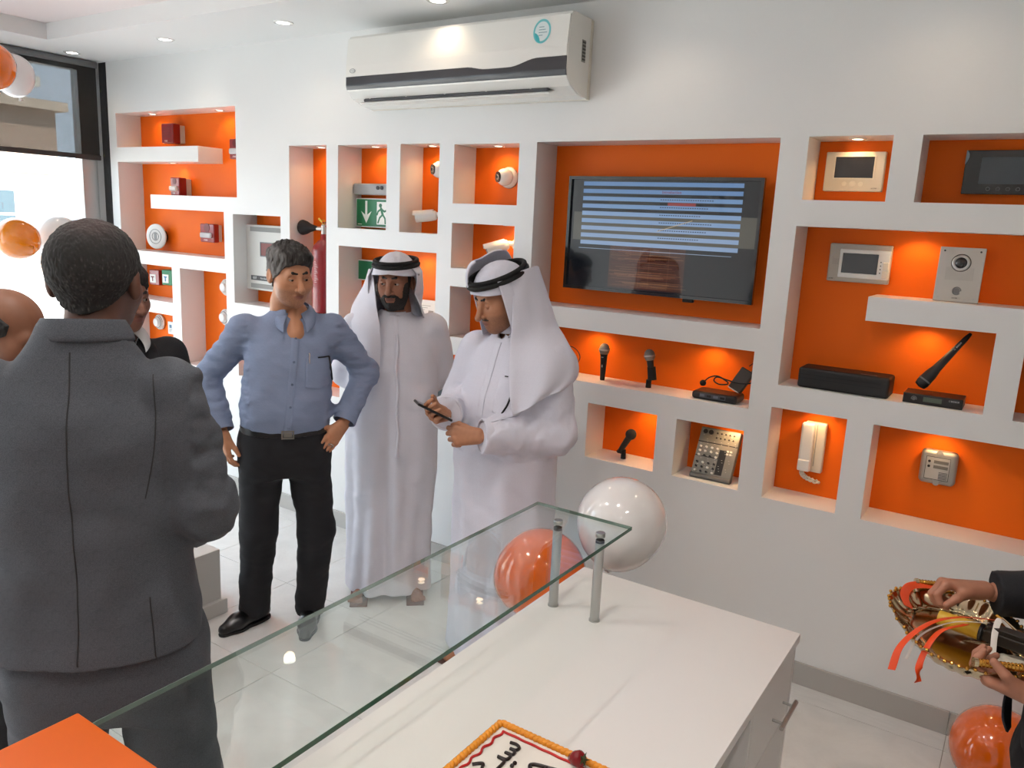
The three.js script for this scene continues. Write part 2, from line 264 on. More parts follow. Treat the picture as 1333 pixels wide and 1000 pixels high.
// ---------------------------------------------------------------- desk, glass shelf, orange end
{
  const t = thing('reception_desk', 'white laminate reception desk with drawers and an open bay', 'desk', [0, 0, 0]), L = phy('#dddbd8', 0.3);
  part('desk_top', span(-1.115, -0.418, 0.722, 0.75, 1.05, 2.62, 0.0015), L, t);
  part('side_panel', span(-1.112, -1.094, 0.0, 0.722, 1.055, 2.62, 0.001), L, t);
  part('end_panel', span(-1.094, -0.424, 0.06, 0.722, 1.055, 1.073, 0.001), L, t);
  part('end_panel', span(-1.094, -0.424, 0.0, 0.722, 1.455, 1.473, 0.001), L, t);
  part('plinth', span(-1.08, -0.46, 0.0, 0.06, 1.073, 1.455, 0.001), L, t);
  part('cabinet_back', span(-1.094, -0.9, 0.06, 0.71, 1.075, 1.453), L, t);
  for (const [a, b] of [[0.512, 0.716], [0.29, 0.508], [0.065, 0.286]]) {
    const d = part('drawer', span(-0.85, -0.424, a, b, 1.076, 1.452, 0.002), L, t), y = (a + b) / 2 - 0.03;
    part('handle', [cyl(0.006, 0.006, 0.15, -0.392, y, 1.2, 'z', 14), cyl(0.004, 0.004, 0.03, -0.407, y, 1.15, 'x', 10), cyl(0.004, 0.004, 0.03, -0.407, y, 1.25, 'x', 10)], M.steel, d, 'brushed steel bar handle');
  }
}
{
  const t = thing('glass_shelf', 'clear glass counter shelf with green edges raised on steel posts', 'shelf', [0, 0, 0]);
  const gp = part('glass_plate', rb(0.32, 0.01, 1.416, 0.0008, -1.04, 1.0, 1.937, 1), phy('#fafefc', 0.0, { transmission: 1, ior: 1.5 }), t, 'clear glass plate');
  const edgePale = phy('#9fb3aa', 0.08, { transmission: 0.6, thickness: 0 }), edge = phy('#2f6a50', 0.08, { transmission: 0.35, thickness: 0 });
  for (const [x0, x1, z0, z1] of [[-0.8802, -0.8788, 1.228, 2.646], [-1.2012, -1.1998, 1.228, 2.646], [-1.2, -0.88, 1.2275, 1.2289]]) part('polished_edge', span(x0, x1, 0.9952, 1.0048, z0, z1), x0 > -0.9 ? edge : edgePale, gp, x0 > -0.9 ? 'green polished edge' : 'pale polished edge');
  for (const [x, z] of [[-0.917, 1.353], [-1.057, 1.348]]) {
    const p = part('post', [cyl(0.0135, 0.0135, 0.237, x, 0.8685, z), cyl(0.016, 0.016, 0.004, x, 0.752, z)], M.steel, t, 'brushed steel post');
    part('collar', [cyl(0.0125, 0.0125, 0.008, x, 0.991, z)], M.rubber, p); part('cap', lathe([[0, 0.012], [0.012, 0.012], [0.0135, 0.0105], [0.0135, 0], [0, 0]], 24).translate(x, 1.005, z), M.steel, p);
  }
}
solo('orange_counter_block', [span(-1.21, -0.45, 0, 1.03, 2.648, 2.95, 0.003)], std('#c8590c', 0.35), 'glossy orange block at the end of the glass shelf', 'counter');
{
  const t = thing('white_display_plinth', 'low white display plinth on a slightly wider foot', 'plinth', [0, 0, 0]), L = std('#d3d0ca', 0.35);
  part('body', span(-3.42, -2.966, 0.07, 0.315, 1.1, 1.5, 0.003), L, t); part('foot', span(-3.43, -2.945, 0, 0.07, 1.08, 1.515, 0.003), L, t);
}
// ---------------------------------------------------------------- cake
{
  const t = thing('cake', 'white iced cake with orange piped border and dark writing on a board', 'cake', [0, 0.75, 0]), icing = std('#ded9d0', 0.5), org = std('#e0901f', 0.45), redI = std('#b3130f', 0.35), choc = std('#1c0f0e', 0.35);
  part('cake_board', span(-0.868, -0.47, 0, 0.006, 1.93, 2.44, 0.002), std('#9fa6a8', 0.25, { metalness: 0.7 }), t);
  part('cake_body', span(-0.828, -0.51, 0.006, 0.04, 1.957, 2.4, 0.008), icing, t);
  const pipe = [], wav = [];
  const run = (x0, z0, x1, z1) => { const n = Math.round(Math.hypot(x1 - x0, z1 - z0) / 0.011); for (let k = 0; k < n; k++) { const u = (k + 0.5) / n; const g = new THREE.SphereGeometry(0.0085, 10, 8).scale(1.25, 0.9, 0.8).rotateY((x1 - x0 ? 0 : Math.PI / 2) + (k % 2 ? 0.55 : 0.75)); pipe.push(g.translate(x0 + (x1 - x0) * u, 0.043, z0 + (z1 - z0) * u)); } };
  run(-0.828, 1.957, -0.51, 1.957); run(-0.828, 1.957, -0.828, 2.4); run(-0.51, 1.957, -0.51, 2.4); run(-0.828, 2.4, -0.51, 2.4);
  part('piped_border', pipe, org, t, 'rope of orange icing round the edge');
  const W = []; for (let k = 0; k <= 60; k++) W.push([-0.808 + 0.003 * Math.sin(k * 1.1), 0.042, 1.978 + k * 0.0068]); const W2 = []; for (let k = 0; k <= 40; k++) W2.push([-0.808 + k * 0.0068, 0.042, 1.978 + 0.0006 * Math.sin(k)]);
  part('red_icing_line', [tube(W, 0.0028, 160, 6), tube(W2, 0.0028, 90, 6)], redI, t);
  // writing: read from the customer side, letters stand towards -x and run towards -z
  const P = (u, v) => [-0.70 - v, 0.0425, 2.0 + u]; // u: distance from the first letter, v: height of the stroke
  const st = (pts, r = 0.0036) => tube(pts.map(([u, v]) => P(u, v)), r, 50, 7);
  const seen = [[0.0, 0.075], [-0.002, 0.06], [0.004, 0.05], [0.014, 0.052], [0.016, 0.066], [0.018, 0.052], [0.03, 0.05], [0.032, 0.066], [0.034, 0.052], [0.046, 0.05], [0.05, 0.053], [0.052, 0.072], [0.055, 0.053], [0.07, 0.05], [0.08, 0.05]];
  const kaf = [[0.08, 0.05], [0.1, 0.05], [0.108, 0.062], [0.1, 0.075], [0.088, 0.082], [0.102, 0.098]], waw = [[0.118, 0.062], [0.112, 0.054], [0.12, 0.049], [0.127, 0.058], [0.12, 0.066], [0.112, 0.058], [0.118, 0.04], [0.132, 0.032]];
  part('icing_writing', [st(seen), st(kaf), st(waw), ball(0.0045, ...P(0.048, 0.032), 10, 8), ball(0.0045, ...P(0.058, 0.032), 10, 8),
    st([[0.0, -0.045], [0.014, 0.0], [0.02, 0.004], [0.026, 0.0], [0.042, -0.045]].map(([u, v]) => [u + 0.015, v]), 0.004), st([[0.022, -0.026], [0.05, -0.026]], 0.0036),
    st([[0.075, -0.045], [0.075, 0.002]], 0.004), st([[0.075, 0.002], [0.095, -0.002], [0.1, -0.014], [0.09, -0.022], [0.076, -0.022]], 0.004), st([[0.088, -0.022], [0.105, -0.045]], 0.004)], choc, t, 'chocolate letters in two scripts');
  const sb = solo('strawberry', lathe([[0.0004, -0.026], [0.008, -0.022], [0.015, -0.008], [0.017, 0.004], [0.012, 0.012], [0.0004, 0.014]], 18), std('#7a0f14', 0.25), 'dark red strawberry lying on the corner of the cake', 'strawberry');
  sb.position.set(-0.63, 0.803, 1.972); sb.rotation.set(0.5, 0, -1.1);
  part('leaf_cap', [0, 1, 2, 3, 4].map((k) => new THREE.ConeGeometry(0.004, 0.016, 6).rotateZ(1.2).translate(-0.008, 0.016, 0).rotateY(k * 1.257)), std('#2c3a14', 0.6), sb);
}
// ---------------------------------------------------------------- devices in the niches (BK: back plane of the niches)
const BK = -DEEP;
const frameOf = (w, h, fw, d, x = 0, y = 0, z = 0) => { const s = poly([[-w / 2, -h / 2], [w / 2, -h / 2], [w / 2, h / 2], [-w / 2, h / 2]]); s.holes.push(new THREE.Path([[-w / 2 + fw, -h / 2 + fw], [w / 2 - fw, -h / 2 + fw], [w / 2 - fw, h / 2 - fw], [-w / 2 + fw, h / 2 - fw]].map((p) => new THREE.Vector2(...p)))); return extrude(s, d).translate(x, y, z); };
{ // television
  const t = thing('television', 'wide black flat television hanging in the large orange niche', 'television', [-1.448, 1.82, BK]), W = 0.912, h = 0.518;
  part('rear_case', [rb(W - 0.02, h - 0.02, 0.045, 0.01, 0, 0, 0.07), box(0.3, 0.2, 0.05, 0, 0, 0.025)], M.black, t);
  part('bezel', frameOf(W, h, 0.014, 0.02, 0, 0, 0.09), M.blackGloss, t);
  const draw = (g, w, hh) => {
    g.fillStyle = '#101317'; g.fillRect(0, 0, w, hh);
    // wood scene lower middle
    const wx = w * 0.245, ww = w * 0.415; g.fillStyle = '#4a2a1d'; g.fillRect(wx, hh * 0.56, ww, hh * 0.42);
    let s = 7; const r = () => (s = (s * 16807) % 2147483647) / 2147483647;
    for (let k = 0; k < 150; k++) { const y = hh * (0.56 + 0.42 * r()), a = r(); g.fillStyle = a > 0.6 ? 'rgba(190,140,96,0.35)' : a > 0.3 ? 'rgba(90,30,18,0.5)' : 'rgba(40,18,14,0.5)'; g.fillRect(wx + ww * r() * 0.5, y, ww * (0.2 + 0.45 * r()), 1 + 4 * r()); }
    g.strokeStyle = 'rgba(200,160,130,0.5)'; g.lineWidth = 1; for (const u of [0.42, 0.55, 0.8]) { g.beginPath(); g.moveTo(wx + ww * u, hh * 0.56); g.lineTo(wx + ww * (u - 0.01), hh * 0.97); g.stroke(); }
    for (let k = 0; k < 12; k++) { g.beginPath(); g.moveTo(wx + 6, hh * 0.57 + k * 7); g.lineTo(wx + ww * 0.16, hh * 0.6 + k * 7); g.lineTo(wx + ww * 0.3, hh * 0.56 + k * 7); g.stroke(); }
    g.fillStyle = '#5d5a50'; g.fillRect(0, hh * 0.3, w, hh * 0.26); g.fillStyle = '#9a3b3b'; g.fillRect(w * 0.545, hh * 0.195, w * 0.145, hh * 0.036);
    g.fillStyle = '#101317'; g.fillRect(0, hh * 0.3, w * 0.02, hh * 0.3);
    for (let k = 0; k < 9; k++) { const y = hh * (0.02 + k * 0.0675); g.fillStyle = ['#6f97c9', '#7ea4d2', '#8fb0da', '#9ab6dc'][Math.min(3, k >> 1)]; g.fillRect(w * 0.068, y, w * 0.85, hh * 0.038); }
    g.fillStyle = '#a9bfe0'; g.fillRect(w * 0.06, hh * 0.632, w * 0.83, 3);
    g.fillStyle = '#8a3c58'; g.font = 'bold 17px sans-serif'; g.fillText('Introduction', w * 0.51, hh * 0.118);
    g.fillStyle = '#20304c'; for (let k = 0; k < 6; k++) for (let x = 0.505; x < 0.78 - (k % 3) * 0.03; x += 0.012) g.fillRect(w * x, hh * (0.168 + k * 0.0675), w * 0.008, 4);
    g.strokeStyle = 'rgba(226,196,150,0.8)'; g.lineWidth = 4; g.beginPath(); g.moveTo(w * 0.5, hh * 0.45); g.lineTo(w * 0.68, hh * 0.345); g.stroke();
  };
  const map = tex(1024, 576, draw);
  part('screen', face(W - 0.026, h - 0.026, 0, 0, 0.098), phy('#05060a', 0.09, { clearcoat: 0.6, clearcoatRoughness: 0.03, emissive: 0xffffff, emissiveMap: map, emissiveIntensity: 0.42 }), t, 'lit screen with pale blue bars over a wooden scene');
  part('stand_bracket', rb(0.05, 0.02, 0.02, 0.004, 0.17, -h / 2 - 0.006, 0.09), M.black, t);
  const l = new THREE.RectAreaLight(0x9db8dc, 0.25, W - 0.03, h - 0.03); l.name = 'screen_glow'; l.position.set(0, 0, 0.112); l.rotation.y = Math.PI; t.add(l);
}
// ---- fire alarm devices
function sounder(name, label, [x, y], w, h, d, strobe, y0) {
  const t = thing(name, label, 'alarm', [x, y, BK], 0);
  part('mounting_box', [rb(w * 0.8, h * 0.9, d * 0.45, 0.004, w * 0.04, 0, d * 0.225)], M.ivory, t);
  part('housing', rb(w, h, d * 0.6, 0.008, 0, 0, d * 0.7), M.red, t);
  if (strobe) { part('strobe_lens', rb(w * 0.8, h * 0.3, d * 0.28, 0.012, -w * 0.02, -h * 0.12, d * 1.08), phy('#f2f4f4', 0.08, { transmission: 0.5, thickness: 0 }), t, 'clear strobe lens'); part('flash_tube', cyl(0.006, 0.006, w * 0.4, 0, -h * 0.12, d * 1.05, 'x', 12), M.chrome, t); part('sounder_grille', cyl(w * 0.2, w * 0.2, 0.004, 0, h * 0.28, d * 1.0, 'z', 20), M.redDark, t); } else
    part('speaker_grille', Array.from({ length: 8 }, (_, k) => box(w * 0.62, 0.003, 0.004, 0, h * (-0.18 + k * 0.07), d)), M.redDark, t);
  part('fire_lettering', face(w * 0.42, h * 0.14, -w * 0.05, -h * 0.38, d + 0.0015), printed(64, 24, (g) => { g.fillStyle = '#8f1218'; g.fillRect(0, 0, 64, 24); g.fillStyle = '#e8dcd6'; g.font = 'bold 20px sans-serif'; g.fillText('FIRE', 6, 19); }, 0.4), t);
  return t;
}
sounder('fire_alarm_sounder', 'red fire alarm speaker above the topmost stub shelf', [-5.05, 2.335], 0.13, 0.13, 0.1, false);
sounder('fire_alarm_strobe', 'red alarm strobe half hidden by the edge of the alarm niche', [-4.37, 2.23], 0.12, 0.125, 0.075, true);
sounder('fire_alarm_strobe', 'red alarm strobe standing on the second stub shelf', [-4.985, 1.988], 0.1, 0.12, 0.1, true);
sounder('fire_alarm_strobe', 'red alarm strobe beside the round white speaker', [-4.69, 1.69], 0.15, 0.122, 0.07, true);
{
  const t = thing('wall_speaker', 'round white speaker with dotted grille below the second stub shelf', 'speaker', [-5.27, 1.64, -0.12]); t.rotation.y = 0.25;
  part('speaker_face', lathe([[0.0005, 0.012], [0.06, 0.013], [0.082, 0.011], [0.088, 0.005], [0.088, 0], [0.0005, 0]], 40).rotateX(Math.PI / 2), M.white, t);
  part('grille_ring', [new THREE.TorusGeometry(0.05, 0.002, 6, 36).translate(0, 0, 0.014), new THREE.TorusGeometry(0.028, 0.002, 6, 30).translate(0, 0, 0.014)], M.grey, t);
  part('centre_slot', rb(0.022, 0.05, 0.003, 0.001, 0, 0, 0.013), M.grey, t);
  part('rear_can', cyl(0.05, 0.055, 0.055, 0, 0, -0.0275, 'z'), M.blackMatt, t);
}
function callPoint(label, x, y, mat, word) {
  const t = thing('manual_call_point', label, 'call point', [x, y, BK]); t.rotation.y = 0.1;
  part('housing', rb(0.105, 0.108, 0.055, 0.006, 0, 0, 0.028), mat, t); part('press_plate', rb(0.062, 0.06, 0.004, 0.001, -0.012, -0.008, 0.056), M.white, t);
  part('emblem', [box(0.03, 0.008, 0.002, -0.012, 0.004, 0.0592), box(0.008, 0.03, 0.002, -0.012, -0.012, 0.0592)], word, t);
}
callPoint('red manual call point in niche behind young man', -5.345, 1.345, M.red, M.redDark);
callPoint('green emergency call point beside the red one', -5.19, 1.355, M.green, std('#2d7fb0', 0.5));
function detector(label, x, y, small) {
  const t = thing('smoke_detector', label, 'detector', [x, y, BK], 0);
  part('base', lathe([[0.0005, 0.02], [0.052, 0.02], [0.056, 0.016], [0.056, 0], [0.0005, 0]], 32).rotateX(Math.PI / 2), M.white, t);
  part('dome', lathe([[0.0005, 0.05], [0.022, 0.05], [0.03, 0.046], [0.034, 0.032], [0.046, 0.028], [0.05, 0.02], [0.0005, 0.02]], 32).rotateX(Math.PI / 2), M.white, t);
  part('vent_ring', new THREE.TorusGeometry(0.04, 0.0025, 6, 32).translate(0, 0, 0.031), small ? M.grey : M.ivory, t);
}
detector('upper white smoke detector in tall narrow niche', -4.575, 1.335); detector('lower white smoke detector in tall narrow niche', -4.59, 1.13, true); detector('white smoke detector low beside a small card', -5.36, 1.015, true);
{ const t = thing('detector_card', 'small white printed card beside low smoke detector', 'card', [-5.225, 0.985, BK]); part('card', rb(0.07, 0.09, 0.012, 0.001, 0, 0, 0.006), M.white, t); part('print', face(0.06, 0.07, 0, 0, 0.0125), printed(64, 64, (g) => { g.fillStyle = '#e6e6e2'; g.fillRect(0, 0, 64, 64); g.fillStyle = '#5a7f9c'; g.fillRect(14, 10, 30, 22); g.fillStyle = '#8d8d8a'; for (let k = 0; k < 4; k++) g.fillRect(10, 38 + k * 6, 42 - k * 6, 2); }), t); }
{ // control panel
  const t = thing('fire_control_panel', 'pale grey fire alarm control panel behind man in blue shirt', 'control panel', [-4.07, 1.56, BK]);
  part('cabinet', rb(0.41, 0.41, 0.085, 0.005, 0, 0, 0.0425), std('#d6d4ce', 0.45), t);
  for (const y of [0.178, -0.178]) part('vent_strip', rb(0.33, 0.028, 0.004, 0.001, 0.01, y, 0.086), std('#9a9995', 0.8), t);
  const w = part('window_frame', frameOf(0.13, 0.09, 0.006, 0.004, 0.005, 0.055, 0.085), M.midGrey, t);
  part('display', face(0.118, 0.078, 0.005, 0.055, 0.0865), phy('#7a2a20', 0.35), w, 'dark red glossy window');
  part('name_strip', face(0.33, 0.03, 0.01, -0.128, 0.0862), printed(256, 24, (g) => { g.fillStyle = '#3a3b3d'; g.fillRect(0, 0, 256, 24); g.fillStyle = '#e4e4e2'; g.font = 'bold 16px sans-serif'; g.fillText('GST', 14, 18); g.font = '12px sans-serif'; g.fillText('Fire Alarm Control', 70, 17); }), t);
}
{ // extinguisher
  const t = thing('fire_extinguisher', 'red gas fire extinguisher with black horn standing in tall niche', 'extinguisher', [-3.555, 1.27, -0.095]);
  part('cylinder', lathe([[0.0005, 0.002], [0.066, 0.002], [0.07, 0.01], [0.07, 0.36], [0.062, 0.395], [0.035, 0.425], [0.02, 0.435], [0.02, 0.465], [0.0005, 0.465]], 36), M.red, t);
  part('paper_label', new THREE.CylinderGeometry(0.0705, 0.0705, 0.17, 24, 1, true, -0.2, 1.6).rotateY(-0.9).translate(0, 0.24, 0), printed(128, 128, (g) => { g.fillStyle = '#8f1218'; g.fillRect(0, 0, 128, 128); g.strokeStyle = '#d9c9c6'; g.lineWidth = 2; g.strokeRect(6, 4, 48, 118); g.fillStyle = '#1b1b1d'; g.fillRect(8, 6, 44, 16); g.fillStyle = '#e2d8d4'; g.font = 'bold 12px sans-serif'; g.fillText('CO2', 16, 19); for (let k = 0; k < 12; k++) g.fillRect(12, 30 + k * 6, 20 + (k * 7) % 18, 2); for (let k = 0; k < 16; k++) g.fillRect(80, 14 + k * 6, 14 + (k * 5) % 22, 1.5); g.font = 'bold 10px sans-serif'; g.fillText('NAFFCO', 9, 117); }, 0.35), t);
  part('valve', [cyl(0.017, 0.014, 0.05, 0, 0.487, 0), cyl(0.012, 0.012, 0.05, -0.03, 0.495, 0, 'x'), ball(0.017, 0, 0.51, 0)], M.brushed, t);
  part('horn', lathe([[0.011, 0], [0.014, 0.02], [0.026, 0.07], [0.04, 0.105], [0.045, 0.13], [0.04, 0.128], [0.022, 0.07], [0.009, 0.02]], 26).rotateZ(Math.PI / 2).translate(-0.05, 0.497, 0), M.rubber, t, 'black discharge horn');
  part('lever', [rb(0.014, 0.008, 0.02, 0.002, 0, 0.53, 0), tube([[0.0, 0.53, 0], [0.05, 0.54, 0], [0.1, 0.565, 0.01]], 0.006, 16), tube([[0.0, 0.512, 0], [0.05, 0.505, 0], [0.1, 0.49, 0.01]], 0.006, 16)], M.red, t);
  part('safety_tag', [rb(0.034, 0.012, 0.004, 0.001, 0, 0, 0).rotateZ(-0.6).translate(-0.02, 0.545, 0.01), new THREE.TorusGeometry(0.012, 0.002, 6, 18).translate(0.01, 0.535, 0.014)], M.yellow, t, 'yellow safety tag');
}
const manSign = (g, x, y, s, flip) => { // running figure in a doorway
  g.save(); g.translate(x, y); g.scale(flip ? -s : s, s); g.fillStyle = '#eef2ee'; g.fillRect(0, 0, 60, 100); g.fillStyle = '#0c6b43'; g.beginPath(); g.arc(22, 16, 9, 0, 7); g.fill();
  g.strokeStyle = '#0c6b43'; g.lineCap = 'round'; g.lineJoin = 'round'; g.lineWidth = 13; g.beginPath(); g.moveTo(26, 30); g.lineTo(36, 56); g.stroke(); g.lineWidth = 8; g.beginPath(); g.moveTo(26, 32); g.lineTo(8, 42); g.lineTo(2, 56); g.stroke(); g.beginPath(); g.moveTo(28, 32); g.lineTo(46, 42); g.lineTo(56, 38); g.stroke(); g.beginPath(); g.moveTo(35, 56); g.lineTo(18, 70); g.lineTo(8, 92); g.stroke(); g.beginPath(); g.moveTo(37, 56); g.lineTo(50, 72); g.lineTo(52, 94); g.stroke(); g.restore();
};
{
  const t = thing('emergency_exit_light', 'grey emergency light bar with green down arrow exit sign under it', 'exit sign', [-3.163, 1.87, -0.12]);
  part('light_bar', rb(0.345, 0.062, 0.06, 0.008, 0, 0.13, -0.02), std('#a4a6a7', 0.4), t);
  for (const x of [0.02, 0.05]) part('sensor_eye', cyl(0.011, 0.011, 0.006, x, 0.138, 0.012, 'z', 18), M.black, t);
  part('sign_plate', rb(0.345, 0.162, 0.01, 0.002, 0, 0.0, -0.02), M.white, t);
  part('sign_face', face(0.333, 0.15, 0, 0, -0.0145), printed(320, 144, (g, w, h) => { g.fillStyle = '#0f7548'; g.fillRect(0, 0, w, h); g.fillStyle = '#eef2ee'; g.fillRect(64, 8, 16, 60); g.beginPath(); g.moveTo(32, 62); g.lineTo(64, 82); g.lineTo(64, 60); g.lineTo(80, 60); g.lineTo(80, 82); g.lineTo(112, 62); g.lineTo(73, 128); g.fill(); manSign(g, 150, 12, 1.2); g.fillRect(10, 132, 30, 4); g.fillRect(246, 18, 5, 104); }, 0.35), t, 'green face with white arrow and running figure');
}
{
  const t = thing('exit_sign', 'small green running man exit sign behind the man with trimmed beard', 'exit sign', [-3.19, 1.543, BK]);
  part('sign_plate', rb(0.29, 0.118, 0.03, 0.003, 0, 0, 0.017), M.white, t); part('sign_face', face(0.278, 0.106, 0, 0, 0.0325), printed(280, 108, (g, w, h) => { g.fillStyle = '#0f7548'; g.fillRect(0, 0, w, h); manSign(g, 108, 6, 0.96); }, 0.35), t);
}
{ const t = thing('printed_sheet', 'white printed leaflets leaning in niche beside bearded man', 'paper', [-2.8, 1.26, -0.1]); for (let k = 0; k < 3; k++) { const p = part('sheet', rb(0.2, 0.16, 0.002, 0.0005, -0.04 + k * 0.02, 0.08, 0), k ? M.white : M.ivory, t); p.rotation.x = -0.25 - k * 0.03; p.position.z = k * 0.008; if (k === 2) part('print', face(0.17, 0.13, -0.0, 0.08, 0.0013), printed(128, 100, (g) => { g.fillStyle = '#e6e4de'; g.fillRect(0, 0, 128, 100); g.fillStyle = '#9a9890'; for (let i = 0; i < 9; i++) g.fillRect(8, 10 + i * 9, 90 - (i * 13) % 40, 2); g.fillRect(92, 30, 26, 40); }), p); } }
// ---- cameras
function domeCam(label, x, y) {
  const t = thing('dome_camera', label, 'camera', [x, y, BK]);
  part('base', lathe([[0.0005, 0.022], [0.042, 0.022], [0.052, 0.012], [0.054, 0], [0.0005, 0]], 32).rotateX(Math.PI / 2), M.whiteGloss, t);
  const b = part('eyeball', ball(0.043, 0, 0, 0, 28, 20), M.whiteGloss, t); b.position.set(0, 0, 0.045); b.rotation.set(0.05, -0.5, 0);
  part('lens_window', cyl(0.026, 0.026, 0.01, 0, 0, 0.036, 'z'), M.blackGloss, b); part('lens', ball(0.01, 0, 0, 0.039), M.lens, b);
}
domeCam('white eyeball camera at the top of narrow camera niche', -2.735, 2.11); domeCam('white eyeball camera alone in square niche', -2.315, 2.075);
function bulletCam(label, x, y, ry, rz) {
  const t = thing('bullet_camera', label, 'camera', [x, y, BK]);
  part('mount_disc', lathe([[0.0005, 0.012], [0.03, 0.012], [0.034, 0.006], [0.034, 0], [0.0005, 0]], 28).rotateX(Math.PI / 2), M.whiteGloss, t);
  part('bracket', [tube([[0, 0, 0.01], [-0.004, 0.002, 0.035], [-0.02, 0.004, 0.05], [-0.035, 0.0, 0.055]], 0.013, 16, 12)], M.whiteGloss, t);
  const b = part('barrel', [lathe([[0.0005, 0], [0.018, 0.0], [0.026, 0.008], [0.029, 0.03], [0.03, 0.115], [0.026, 0.115], [0.0005, 0.108]], 28).rotateX(Math.PI / 2)], M.whiteGloss, t); b.position.set(-0.025, 0, 0.048); b.rotation.set(rz, ry, 0, 'YXZ');
  part('sun_shade', new THREE.CylinderGeometry(0.033, 0.033, 0.11, 24, 1, true, -1.3, 2.6).rotateX(Math.PI / 2).rotateZ(Math.PI).translate(0, 0, 0.072), std('#e9e8e4', 0.35, { side: THREE.DoubleSide }), b);
  part('lens_window', cyl(0.025, 0.025, 0.006, 0, 0, 0.112, 'z'), M.blackGloss, b); part('lens_ring', new THREE.TorusGeometry(0.014, 0.004, 8, 24).translate(0, 0, 0.114), M.steel, b); part('lens', ball(0.009, 0, 0, 0.112), M.lens, b);
}
bulletCam('white bullet camera low in narrow camera niche', -2.715, 1.873, -1.05, 0.12); bulletCam('white bullet camera above the headscarf of man with phone', -2.245, 1.745, -0.85, 0.3);
{ const t = thing('recorder_box', 'dark slate grey flat unit standing between the two robed men', 'recorder', [-2.57, 0.79, -0.07]); part('case', rb(0.42, 0.3, 0.06, 0.006, 0, 0.15, 0), std('#3a4145', 0.5), t); part('front_strip', box(0.38, 0.03, 0.002, 0, 0.25, 0.031), M.black, t); }
{ const t = thing('cable_adapter', 'small black adapter in low niche behind the phone user', 'adapter', [-1.86, 0.778, -0.07]); part('case', rb(0.12, 0.07, 0.07, 0.01, 0, 0.035, 0), M.black, t); part('rib', [0, 1, 2].map((k) => box(0.1, 0.004, 0.072, 0, 0.02 + k * 0.014, 0)), M.rubber, t); }
// ---- microphones
const mesh = data(64, 64, (i, j) => { const v = ((i % 8 < 2) || (j % 8 < 2)) ? 205 : 60; return [v, v, v]; }); mesh.repeat.set(6, 4);
const grille = std('#8d8b86', 0.4, { metalness: 0.7, bumpMap: mesh, bumpScale: 0.0015 });
{
  const t = thing('headset_microphone', 'black headset microphone with wire loop on a small base', 'microphone', [-1.845, 1.137, -0.1]);
  part('base', [rb(0.075, 0.045, 0.05, 0.006, -0.01, 0.0225, 0)], M.black, t); part('wire_loop', [tube([[-0.06, 0.12, 0], [-0.02, 0.14, 0], [0.02, 0.13, 0], [0.045, 0.095, 0], [0.03, 0.06, 0], [0.0, 0.045, 0]], 0.0022, 40)], M.blackMatt, t); part('capsule', ball(0.015, 0.028, 0.052, 0.01), M.rubber, t); part('boom', [tube([[0.028, 0.052, 0.01], [0.0, 0.038, 0.0], [-0.03, 0.045, 0]], 0.002, 14)], M.chrome, t);
}
const micBody = lathe([[0.0005, 0], [0.0105, 0], [0.0115, 0.004], [0.0165, 0.118], [0.0185, 0.126], [0.0005, 0.126]], 28), micHead = lathe([[0.0005, 0.178], [0.012, 0.175], [0.021, 0.165], [0.0255, 0.15], [0.024, 0.138], [0.0185, 0.126], [0.0005, 0.126]], 32), micRing = lathe([[0.0245, 0.143], [0.0268, 0.145], [0.0268, 0.15], [0.0245, 0.152]], 32);
{ const t = thing('stage_microphone', 'black tapered microphone with silver ball standing upright on end', 'microphone', [-1.672, 1.137, -0.1]); part('handle', micBody, M.black, t); part('ball_grille', micHead, grille, t); part('band', micRing, M.steel, t); part('switch', [rb(0.006, 0.012, 0.004, 0.001, 0.001, 0.07, 0.0142), rb(0.012, 0.004, 0.003, 0.001, 0, 0.112, 0.0165)], M.grey, t); }
{
  const t = thing('stage_microphone', 'black microphone with grey ball held in a bent clip', 'microphone', [-1.432, 1.137, -0.1]);
  part('clip_foot', [cyl(0.013, 0.012, 0.036, -0.002, 0.018, 0), rb(0.016, 0.03, 0.016, 0.003, 0.002, 0.045, 0)], M.rubber, t);
  part('clip_sleeve', cyl(0.02, 0.019, 0.06, 0, 0, 0).rotateZ(0.16).translate(0.01, 0.068, 0), M.rubber, t);
  const m = part('handle', cyl(0.012, 0.0165, 0.1, 0, 0.05, 0), M.black, t); m.position.set(0.014, 0.038, 0); m.rotation.z = 0.2;
  part('ball_grille', micHead.clone().translate(0, -0.035, 0), grille, m); part('band', micRing.clone().translate(0, -0.035, 0), M.steel, m);
}
{
  const t = thing('wireless_receiver', 'black rounded wireless receiver with level lights in front', 'receiver', [-1.1, 1.137, -0.09]);
  part('case', rb(0.2, 0.036, 0.12, 0.014, 0, 0.018, 0, 3), M.black, t); part('front_panel', box(0.115, 0.018, 0.002, -0.005, 0.02, 0.0605), std('#4a4e57', 0.4), t);
  for (let k = 0; k < 4; k++) part('button', rb(0.02, 0.01, 0.003, 0.001, -0.05 + k * 0.03, 0.02, 0.062), k % 2 ? M.black : std('#767b88', 0.4), t);
}
